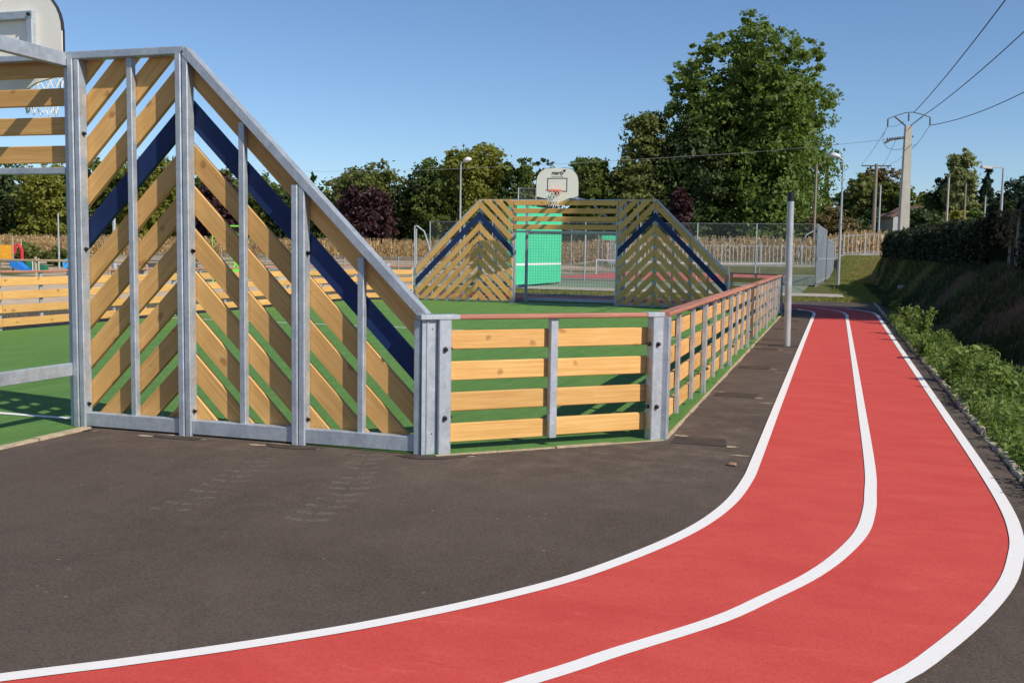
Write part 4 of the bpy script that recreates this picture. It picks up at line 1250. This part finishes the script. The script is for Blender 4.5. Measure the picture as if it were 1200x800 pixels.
    ex, ey = np.percentile(np.abs(pts[:, 0]), 99.2), np.percentile(np.abs(pts[:, 1]), 99.2)
    ez0, ez1 = np.percentile(pts[:, 2], 1), np.percentile(pts[:, 2], 99.7)
    fx_, fy_, fz_ = W / ex, W / ey, (H - ez0 * .6) / (ez1 - ez0)
    pts = np.c_[pts[:, 0] * fx_, pts[:, 1] * fy_, ez0 * .6 + (pts[:, 2] - ez0) * fz_]
    bl = [(b_[0] * fx_, b_[1] * fy_, ez0 * .6 + (b_[2] - ez0) * fz_, b_[3] * fx_, b_[4] * fy_, b_[5] * fz_) for b_ in bl]
    inn, inr = crown_points([(b_[0], b_[1], b_[2], b_[3] * .62, b_[4] * .62, b_[5] * .62) for b_ in bl], n // 6)
    pts[:, 2] = np.maximum(pts[:, 2], .1)
    crown = link_mesh('crown', leaf_mesh('crown', pts, nr_, leaf), M[mat], root)
    inn[:, 2] = np.maximum(inn[:, 2], .1)
    link_mesh('inner_leaves', leaf_mesh('inner_leaves', inn, inr, leaf * 2.2), M[mat], crown)  # oversized leaves added inside the crown to block light through it
    if trunk:
        m = MB(); rt = max(.08, W * .055)
        m.tube([(0, 0, -.1), (rt * .3, 0, H * .25), (0, rt * .3, H * .55), (0, 0, H * .85)], rt, 8, rt * .25)
        for b_ in bl[1:9]:
            m.tube([(0, 0, max(H * .15, b_[2] * .55)), (b_[0] * .5, b_[1] * .5, b_[2] * .85), (b_[0] * .85, b_[1] * .85, b_[2])], rt * .38, 6, rt * .1)
        m.build('trunk', M['bark'], root)
    return root

# ------------------------------------------------------------------ trees
tree(-60, 40, 192, 118, 'leaf_dark', 'dark green broad tree beyond the playground slide tower', n=6500)
tree(18, 118, 193, 124, 'leaf_yellow', 'yellow-green leafy tree beyond the maize, next to the dark one', n=7500)
tree(88, 165, 188, 128, 'leaf_mid', 'leafy green tree seen through the outermost chevron planks', n=5500)
tree(140, 232, 186, 122, 'leaf_yellow', 'yellow-green tree seen through the chevron planks behind the white lamp post', n=6000)
tree(215, 280, 200, 126, 'leaf_mid', 'green tree behind the purple tree beside the tall apex post', n=4500)
tree(225, 283, 208, 113, 'leaf_purple', 'purple-leaved tree seen through the chevron planks above the play panel', n=4500)
tree(262, 352, 208, 130, 'leaf_mid', 'green tree seen between the blue plank and the maize', n=5000)
tree(320, 390, 215, 128, 'leaf_dark', 'dark tree seen just under the sloping rail', n=4000)
tree(358, 374, 205, 140, 'leaf_dark', 'thin dark conifer tip above the sloping rail', 'cone', n=900)
tree(370, 420, 226, 132, 'leaf_olive', 'low olive bushes below the distant red roof', 'low', n=2400)
tree(383, 476, 192, 120, 'leaf_olive', 'olive green bushy tree behind the purple tree by the mesh corner', n=7500)
tree(396, 462, 221, 110, 'leaf_purple', 'purple-leaved tree hanging over the maize beside the mesh fence corner', n=5200, low=.12)
tree(462, 530, 203, 122, 'leaf_dark', 'dark green tree between the olive tree and the slim street lamp', n=5000)
tree(478, 560, 188, 126, 'leaf_mid', 'mid green rounded tree behind the slim street lamp', n=5600)
tree(515, 604, 171, 118, 'leaf_yellow', 'tall yellow-green tree right behind the slim street lamp', n=8000)
tree(545, 640, 228, 116, 'leaf_mid', 'low green trees behind the peak of the shaded chevron panel', 'low', n=3000)
for i, (a, b, v) in enumerate(((580, 618, 192), (600, 632, 187), (618, 660, 188), (660, 708, 186))):
    tree(a - 8, b + 8, v, 124 + 3 * i, ('leaf_dark', 'leaf_mid')[i % 2], ('narrow dark tree behind the tall ball-stop mesh, nearest the yellow-green tree', 'narrow green tree behind the tall ball-stop mesh', 'dark spiky tree directly behind the cream backboard facing the pitch', 'narrow green tree between the cream backboard and the tall olive tree')[i], 'spire', n=2600)
tree(668, 742, 188, 118, 'leaf_mid', 'leafy green tree between the backboard and the tall pointed tree', n=5600)
tree(706, 806, 134, 124, 'leaf_olive', 'tall pointed olive green tree beside the great poplar', 'spire', n=9000)
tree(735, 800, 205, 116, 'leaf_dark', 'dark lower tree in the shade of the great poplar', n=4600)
tree(780, 812, 222, 112, 'leaf_purple', 'small purple shrub at the dark foot of the great poplar', n=2400)
tree(788, 979, 38, 126, 'leaf_poplar', 'great tall poplar towering over the far corner of the court', 'poplar', n=52000, leaf=.34)
tree(766, 868, 140, 123, 'leaf_dark', 'dark tree standing in for the shaded side of the great poplar', n=9000)  # dark leaf colour gives the poplar crown its shaded lower left
tree(935, 1012, 244, 112, 'leaf_brown', 'brownish olive bush behind the grey street lamp', 'low', n=3600, name='bush', cat='bush', group='bushes by the court')
tree(962, 977, 196, 150, 'leaf_dark', 'narrow dark conifer standing alone beside the great poplar', 'cone', n=1000)
tree(978, 1032, 206, 150, 'leaf_olive', 'olive tree behind the wooden crossarm pole', n=3800)
tree(1002, 1064, 199, 155, 'leaf_brown', 'brown-topped tree right behind the wooden crossarm pole', n=5000)
tree(1030, 1076, 216, 146, 'leaf_mid', 'green tree between the two utility poles', n=3400)
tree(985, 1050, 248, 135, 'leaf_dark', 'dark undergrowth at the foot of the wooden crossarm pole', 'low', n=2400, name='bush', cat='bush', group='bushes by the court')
tree(1058, 1112, 226, 150, 'leaf_olive', 'olive green trees above the grey house', 'low', n=2800)
tree(1086, 1134, 206, 118, 'leaf_dark', 'dark round tree beside the pale feathery tree', n=4400)
tree(1098, 1158, 181, 112, 'leaf_pale', 'tall pale feathery tree rising above the hedge', 'spire', n=5600)
tree(1137, 1178, 206, 108, 'leaf_blue', 'blue-green pointed conifer next to the pale feathery tree', 'cone', n=3200)
tree(1158, 1206, 226, 104, 'leaf_dark', 'dark spreading tree behind the flat-headed street lamp', n=4000)
tree(1180, 1250, 209, 110, 'leaf_blue', 'grey-green tree rising behind the flat-headed lamp, beyond the dark spreading tree', n=4600)
tree(1107, 1140, 248, 70, 'leaf_gold', 'golden yellow-green bush just above the hedge', 'low', n=1800, name='bush', cat='bush', group='bushes by the court')
tree(1130, 1160, 246, 88, 'leaf_mid', 'green shrub between the golden bush and the conifer', 'low', n=1500, name='bush', cat='bush', group='bushes by the court')
tree(1060, 1112, 246, 92, 'leaf_dark', 'dark shrub in front of the grey house', 'low', n=2600, name='bush', cat='bush', group='bushes by the court')
def distant_wood():
    bl = []
    for k in range(150):
        u = -220 + k * 10.5 + random.uniform(-4, 4)
        vt = 214 + 12 * math.sin(k * .7) + random.uniform(-8, 8) + (22 if u > 600 else 0)
        p = at(u, vt, 185); zb = th(p.x, p.y); h = p.z - zb; r = random.uniform(2.2, 3.6)
        bl.append((p.x, p.y, zb + h - r, r, r, r)); bl.append((p.x, p.y, zb + h * .4, r * 1.2, r, h * .4))
    p, q = crown_points(bl, 42000)
    o = link_mesh('distant_wood', leaf_mesh('distant_wood', p, q, .75), M['leaf_mid']); tag(o, 'distant wood closing the view behind the nearer trees', 'wood', kind='stuff')
distant_wood()
# the tree whose shade falls over the far bend of the track
def shade_tree():
    x, y = 15.6, 17.6; zb = th(x, y)
    root = empty('tree', (x, y, zb)); tag(root, 'tall tree behind the hedge shading the far bend of the red track', 'tree', 'trees round the court')
    H = 20; bl = [(0, 0, 8 + k * 1.8, 2.6, 3.0, 1.8) for k in range(7)] + [(2.4 * math.cos(a), 2.6 * math.sin(a), 8 + (k % 7) * 1.8, 1.5, 1.7, 1.5) for k, a in enumerate(np.linspace(0, 18, 21))]
    p, q = crown_points(bl, 22000)
    link_mesh('crown', leaf_mesh('crown', p, q, .34), M['leaf_mid'], root)
    MB().tube([(0, 0, -.1), (.1, 0, 5), (0, .1, 17)], .3, 8, .08).build('trunk', M['bark'], root)
shade_tree()

# ------------------------------------------------------------------ hedges on the bank
def hedge(y0, y1, label, ztop, n, leaf=.11, off=0.0, mat='leaf_hedge'):
    root = empty('hedge', (float(hedge_x((y0 + y1) / 2)) + .5 + off, (y0 + y1) / 2, 0)); tag(root, label, 'hedge', 'hedges on the bank')
    ox, oy = root.location.x, root.location.y
    m = MB(); k = int((y1 - y0) / 1.2) + 1
    ys = np.linspace(y0, y1, k); rings = []
    ztops = [ztop(v) for v in ys]
    vs = []
    for yy, zt_ in zip(ys, ztops):
        xc = float(hedge_x(yy)) + .5 + off - ox; zb = th(float(hedge_x(yy)) + .5, yy) - .1
        w = .42
        vs += [(xc - w, yy - oy, zb), (xc - w, yy - oy, zt_ - .22), (xc - w * .5, yy - oy, zt_ - .12), (xc + w * .5, yy - oy, zt_ - .12), (xc + w, yy - oy, zt_ - .22), (xc + w, yy - oy, zb)]
    fs = []
    for i in range(k - 1):
        for q in range(6): fs.append((i * 6 + q, i * 6 + (q + 1) % 6, i * 6 + 6 + (q + 1) % 6, i * 6 + 6 + q))
    fs += [tuple(range(6)), tuple(range((k - 1) * 6, k * 6))]
    m.add(vs, fs).build('shade_core', M['hedge_shade_core'], root)  # unseen solid dark block added inside so the hedge casts a solid shadow
    # leaves: front, top, back
    yy = rng.uniform(y0 - .15, y1 + .15, n); side = rng.choice([0, 1, 2, 3], n, p=[.5, .3, .15, .05])
    zt_ = np.interp(yy, ys, ztops) + .09 * np.sin(yy * 4.1) + .07 * np.sin(yy * 9.7 + 1)
    xc = hedge_x(yy) + .5 + off; zb = terrain(hedge_x(yy) + .5, yy)
    lump = .09 * np.sin(yy * 5.3) + .06 * np.sin(yy * 11.0)
    f = rng.uniform(0, 1, n)
    x = np.where(side == 0, xc - .5 + lump, np.where(side == 2, xc + .5, xc + rng.uniform(-.5, .5, n)))
    z = np.where((side == 1), zt_ + rng.normal(0, .05, n), zb + (zt_ - zb) * f)
    x = x + rng.normal(0, .05, n) + np.where((side == 0) & (f > .85), (f - .85) * 1.6, 0)
    nr_ = np.zeros((n, 3)); nr_[:, 0] = np.where(side == 0, -1, np.where(side == 2, 1, 0)); nr_[:, 2] = np.where(side == 1, 1, .2)
    link_mesh('foliage', leaf_mesh('foliage', np.c_[x - ox, yy - oy, z], nr_, leaf), M[mat], root)
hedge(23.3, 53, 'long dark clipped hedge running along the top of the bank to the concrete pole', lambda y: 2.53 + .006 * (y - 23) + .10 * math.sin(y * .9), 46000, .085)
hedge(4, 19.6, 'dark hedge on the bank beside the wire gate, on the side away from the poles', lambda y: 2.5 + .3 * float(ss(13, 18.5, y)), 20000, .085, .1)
# brown shoots and stakes in the gap between the hedges
for k in range(4):
    yy = 20.2 + k * .85; xx = float(hedge_x(yy)) + .45
    o = empty('wooden_stake', (xx, yy, th(xx, yy))); tag(o, 'thin weathered stake in the hedge gap, %s from the long hedge' % ('fourth', 'third', 'second', 'first')[k], 'stake', 'stakes in the hedge gap')
    MB().tube([(0, 0, -.1), (.02, .01, 1.25 + .1 * (k % 2))], .035, 7, .028).build('shaft', M['pole_wood'], o)
    MB().tube([(.02, .01, 1.24 + .1 * (k % 2)), (.021, .01, 1.29 + .1 * (k % 2))], .028, 7, .012).build('tip', M['pole_wood'], o)
gt = empty('wire_gate', (float(hedge_x(21.5)) + .52, 20.1, th(7.3, 21.5))); tag(gt, 'wire mesh strung across the gap between the two hedges', 'fence')
m = MB()
for z in (.3, .6, .9, 1.15): m.tube([(0, .1, z), (0, 3.1, z + .02)], .008, 5)
m.build('wire', M['wire'], gt)
m = MB(); 
for k in range(16): m.tube([(.01, .15 + k * .19, .1), (.01, .15 + k * .19, 1.18)], .006, 4)
m.build('mesh', M['wire'], gt)
p = np.c_[rng.normal(0, .25, 900), rng.normal(0, .45, 900), rng.uniform(.5, 1.5, 900)]
bs = empty('bush', (float(hedge_x(23)) + .55, 23.1, th(7.3, 23))); tag(bs, 'brown withered shrub at the end of the long hedge', 'bush', 'bushes by the court')
link_mesh('crown', leaf_mesh('crown', p, np.zeros((900, 3)), .09), M['leaf_brown'], bs)
MB().tube([(0, 0, -.05), (0, .05, 1.0)], .03, 6, .01).build('trunk', M['bark'], bs)

# ------------------------------------------------------------------ weeds, bank growth, maize
def scatter_weeds():
    # sunlit weeds between kerb and bank: stems with leaf pairs
    P, Nn, stems = [], [], MB()
    nplant = 3600
    yy = -3 + 24 * rng.uniform(0, 1, nplant) ** 1.1
    wid = .85 * np.clip((15.5 - yy) / 9, .14, 1)
    xx = 4.285 + wid * rng.uniform(0, 1, nplant) ** .95
    for x, y in zip(xx, yy):
        cl = .5 + .5 * math.sin(y * 1.7 + 2.1 * math.sin(x * 3 + y * .6))
        h = random.uniform(.10, .24) + .28 * cl * random.random() * min(1, (x - 4.26) / .35)
        if y > 14 and random.random() < .45: continue
        zb = th(x, y); lx, ly = random.uniform(-.25, .25) * h, random.uniform(-.25, .25) * h
        k = 7 + int(h * 36)
        t = rng.uniform(.12, 1, k)
        P.append(np.c_[x + lx * t + rng.normal(0, .028 + .025 * (1 - t), k), y + ly * t + rng.normal(0, .028 + .025 * (1 - t), k), zb + h * t])
        a = rng.uniform(0, 6.28, k); Nn.append(np.c_[np.cos(a) * .5, np.sin(a) * .5, np.full(k, .8)])
        stems.tube([(x, y, zb - .02), (x + lx * .5, y + ly * .5, zb + h * .5), (x + lx, y + ly, zb + h)], .0035, 3)
    P = np.concatenate(P); Nn = np.concatenate(Nn)
    root = empty('weeds', (4.7, 5, 0)); tag(root, kind='stuff')
    o = link_mesh('leaves', leaf_mesh('leaves', P - np.array([4.7, 5, 0]), Nn, .030, 2.0, .6), M['leaf_weed'], root); o['kind'] = 'stuff'
    o2 = stems.build('stems', M['leaf_weed'], root, Matrix.Translation((-4.7, -5, 0))); o2['kind'] = 'stuff'
    tag(root, 'sunlit green weeds growing along the rough kerb of the red track', 'weeds')
scatter_weeds()
def weed_plant(u, v, h, label):
    b = gnd(u, v, .0); x, y = b.x, b.y; zb = th(x, y)
    root = empty('weed', (x, y, zb)); tag(root, label, 'plant', 'tall weeds along the kerb')
    m = MB(); P, Q = [], []
    for s in range(9):
        a = random.uniform(0, 6.28); hh = h * random.uniform(.55, 1.0); r = h * .35 * random.random()
        e = (math.cos(a) * r, math.sin(a) * r, hh)
        m.tube([(0, 0, 0), (e[0] * .4, e[1] * .4, hh * .5), e], .006, 4)
        k = 40; t = rng.uniform(.1, 1, k)
        P.append(np.c_[e[0] * t + rng.normal(0, .05, k), e[1] * t + rng.normal(0, .05, k), hh * t]); aa = rng.uniform(0, 6.28, k); Q.append(np.c_[np.cos(aa), np.sin(aa), np.full(k, .8)])
    m.build('stem', M['leaf_weed'], root)
    link_mesh('leaves', leaf_mesh('leaves', np.concatenate(P), np.concatenate(Q), .045, 2.2, .5), M['leaf_weed'], root)
weed_plant(1049, 371, .55, 'leafy weed at the shaded end of the kerb, last of the tall ones')
weed_plant(1066, 393, .75, 'tall bushy weed beside the kerb, second of the row from the track bend')
weed_plant(1079, 401, .7, 'tall bushy weed beside the kerb, third of the row from the track bend')
weed_plant(1085, 421, .45, 'low leafy weed beside the kerb, fourth of the row from the track bend')
for i, (u, v, h) in enumerate(((1124, 448, .55), (1153, 462, .6), (1172, 478, .5))):
    weed_plant(u, v, h, ('tall upright weed rising over the low growth, where the bare earth of the bank shows', 'tallest upright weed in the middle of the sunlit weeds', 'upright weed at the shaded edge of the sunlit weeds')[i])
def grass_blades(n, fx, hmin, hmax, w, mat, name, label):
    P = fx(n); n = len(P)
    zb = terrain(P[:, 0], P[:, 1])
    a = rng.uniform(0, 6.28, n); h = rng.uniform(hmin, hmax, n); lean = rng.uniform(0, .7, n) * h
    la = rng.uniform(0, 6.28, n)
    b0 = np.c_[P[:, 0] - np.cos(a) * w, P[:, 1] - np.sin(a) * w, zb - .03]; b1 = np.c_[P[:, 0] + np.cos(a) * w, P[:, 1] + np.sin(a) * w, zb - .03]
    tp = np.c_[P[:, 0] + np.cos(la) * lean, P[:, 1] + np.sin(la) * lean, zb + h]
    V = np.stack([b0, b1, tp], 1).reshape(-1, 3)
    me = bpy.data.meshes.new(name)
    me.vertices.add(3 * n); me.vertices.foreach_set('co', V.ravel()); me.loops.add(3 * n); me.loops.foreach_set('vertex_index', np.arange(3 * n))
    me.polygons.add(n); me.polygons.foreach_set('loop_start', np.arange(0, 3 * n, 3)); me.polygons.foreach_set('loop_total', np.full(n, 3))
    me.update(calc_edges=True)
    o = link_mesh(name, me, M[mat]); tag(o, label, 'grass', kind='stuff')
def fbank(n):
    y = 1 + 54 * rng.uniform(0, 1, n) ** 1.3; x = 4.5 + (hedge_x(y) + .2 - 4.5) * rng.uniform(0, 1, n)
    k = np.sin(x * 2.3 + y * .7) + np.sin(y * 1.3 - x) + rng.normal(0, .8, n) > -.3
    return np.c_[x, y][k]
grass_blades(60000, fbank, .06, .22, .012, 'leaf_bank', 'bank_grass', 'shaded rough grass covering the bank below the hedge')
def flawn(n):
    y = rng.uniform(30.5, 88, n); x = rng.uniform(1.5, 6.5, n)
    k = ~((x < 3.3) & (y > 34) & (y < 38.4)) & ~((x < 2.9) & (y > 38.4) & (y < 50)) & ~((x < 3.2) & (y > 49))
    return np.c_[x, y][k]
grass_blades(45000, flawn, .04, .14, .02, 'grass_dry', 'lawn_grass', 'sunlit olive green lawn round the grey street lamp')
def fverge(n):
    y = rng.uniform(30.1, 34.4, n); x = rng.uniform(-14, 2, n); return np.c_[x, y]
grass_blades(9000, fverge, .04, .12, .02, 'grass_dry', 'verge_grass', 'narrow grass verge behind the far goal')
def fleft(n):
    y = rng.uniform(2, 26, n); x = XLF - .5 - 5 * rng.uniform(0, 1, n); return np.c_[x, y]
grass_blades(14000, fleft, .04, .12, .016, 'grass_dry', 'side_grass', 'grass strip outside the playground side fence')
def maize():
    n = 5200
    x = rng.uniform(-115, 16, n); y = 97 + rng.integers(0, 7, n) * 1.1 + rng.normal(0, .12, n) + .05 * (x + 40) * 0
    zb = terrain(x, y)
    h = rng.uniform(1.75, 2.5, n)
    V, Fc = [], []
    P, Q = [], []
    k = 9
    t = rng.uniform(.05, 1.0, (n, k)) ** .9
    px = x[:, None] + rng.normal(0, .17, (n, k)) * (1.1 - t); py = y[:, None] + rng.normal(0, .12, (n, k)); pz = zb[:, None] + h[:, None] * t
    P = np.stack([px, py, pz], -1).reshape(-1, 3)
    nrm = rng.normal(0, 1, P.shape); nrm[:, 2] *= .3
    # long hanging blades
    d = nrm / np.linalg.norm(nrm, axis=1)[:, None]; s = rng.uniform(.25, .6, len(P))[:, None]
    u = np.cross(d, [0, 0, 1.0]); u /= np.linalg.norm(u, axis=1)[:, None] + 1e-6
    w = .045
    V = np.stack([P - u * w, P + u * w, P + d * s * .35 + np.c_[np.zeros(len(P)), np.zeros(len(P)), -s[:, 0] + rng.uniform(0, .5, len(P))] + u * w * .4, P + d * s * .45 + [0, 0, -.1]], 1).reshape(-1, 3)
    st = np.stack([np.c_[x - .03, y, zb], np.c_[x + .03, y, zb], np.c_[x + .02, y, zb + h], np.c_[x - .02, y, zb + h]], 1).reshape(-1, 3)
    V = np.concatenate([V, st]); m_ = len(V) // 4
    me = bpy.data.meshes.new('maize')
    me.vertices.add(4 * m_); me.vertices.foreach_set('co', V.ravel()); me.loops.add(4 * m_); me.loops.foreach_set('vertex_index', np.arange(4 * m_))
    me.polygons.add(m_); me.polygons.foreach_set('loop_start', np.arange(0, 4 * m_, 4)); me.polygons.foreach_set('loop_total', np.full(m_, 4))
    me.update(calc_edges=True)
    tag(link_mesh('maize', me, M['corn']), 'field of dry straw-coloured maize in front of the trees', 'crop', kind='stuff')
maize()
# low scrub at the foot of the maize
for (a, b, v, mt, lb) in ((14, 48, 285, 'leaf_olive', 'low olive scrub by the red play arch, before the maize'), (48, 84, 289, 'leaf_olive', 'low scrub behind the slim metal pole, before the maize'), (196, 236, 290, 'leaf_brown', 'brown scrub before the maize, seen through the chevron planks')):
    tree(a, b, v, 74, mt, lb, 'low', n=1100, name='bush', cat='bush', group='bushes by the court', trunk=False)

# ------------------------------------------------------------------ houses
def house(u0, u1, vwall, vroof, D, label, wall='render', along=.6, depth=7):
    a = at(u0, vwall, D); b = at(u1, vwall, D); zb = th(a.x, a.y) - .3
    w = (b - a).length; h = a.z - zb; hr = at(u0, vroof, D).z - zb
    root = empty('house', ((a.x + b.x) / 2, (a.y + b.y) / 2, zb), YAW); tag(root, label, 'house', 'houses beyond the trees')
    MB().poly_prism([(-w / 2, 0), (w / 2, 0), (w / 2, h), (0, hr - .12), (-w / 2, h)], 0, depth).build('wall', M[wall], root)
    for s in (-1, 1):
        m = MB(); m.poly_prism([(s * (w / 2 + .3), h - .12), (s * (w / 2 + .3), h + .06), (0, hr + .08), (0, hr - .1)], -.25, depth + .25); m.build('roof', M['tiles'], root)
    for s in (-.22, .22):
        wn = MB().box((s * w - .4, -.02, h * .45), (s * w + .4, .03, h * .45 + 1.1)).build('window', M['render_white'], root)
        MB().box((s * w - .33, -.035, h * .45 + .07), (s * w + .33, -.021, h * .45 + 1.03)).build('pane', M['glass'], wn)
house(1064, 1090, 250, 241, 126, 'grey rendered house with low tiled roof behind the concrete pole')
house(1047, 1060, 254, 249, 118, 'small white house between the concrete pole and the wooden crossarm pole', 'render_white', depth=5)
house(386, 402, 226, 221, 215, 'distant house with red tiled roof beside the sloping rail', 'render_white', depth=8)
# stones
for (u, v, s, lb) in ((1057, 349, .16, 'pale stone lying at the foot of the bank near the track bend'), (858, 545.5, .028, 'small reddish chip lying on the asphalt beside the white line')):
    b = gnd(u, v); z = max(th(b.x, b.y), .0)
    bm = bmesh.new(); bmesh.ops.create_icosphere(bm, subdivisions=2, radius=s)
    for vv in bm.verts:
        vv.co = vv.co * (1 + random.uniform(-.18, .18)); vv.co.z *= .55; vv.co.x *= 1.3
    me = bpy.data.meshes.new('stone'); bm.to_mesh(me); bm.free()
    o = link_mesh('stone', me, M['stone'] if s > .1 else M['tiles']); o.location = (b.x, b.y, z + s * .4); tag(o, lb, 'stone')
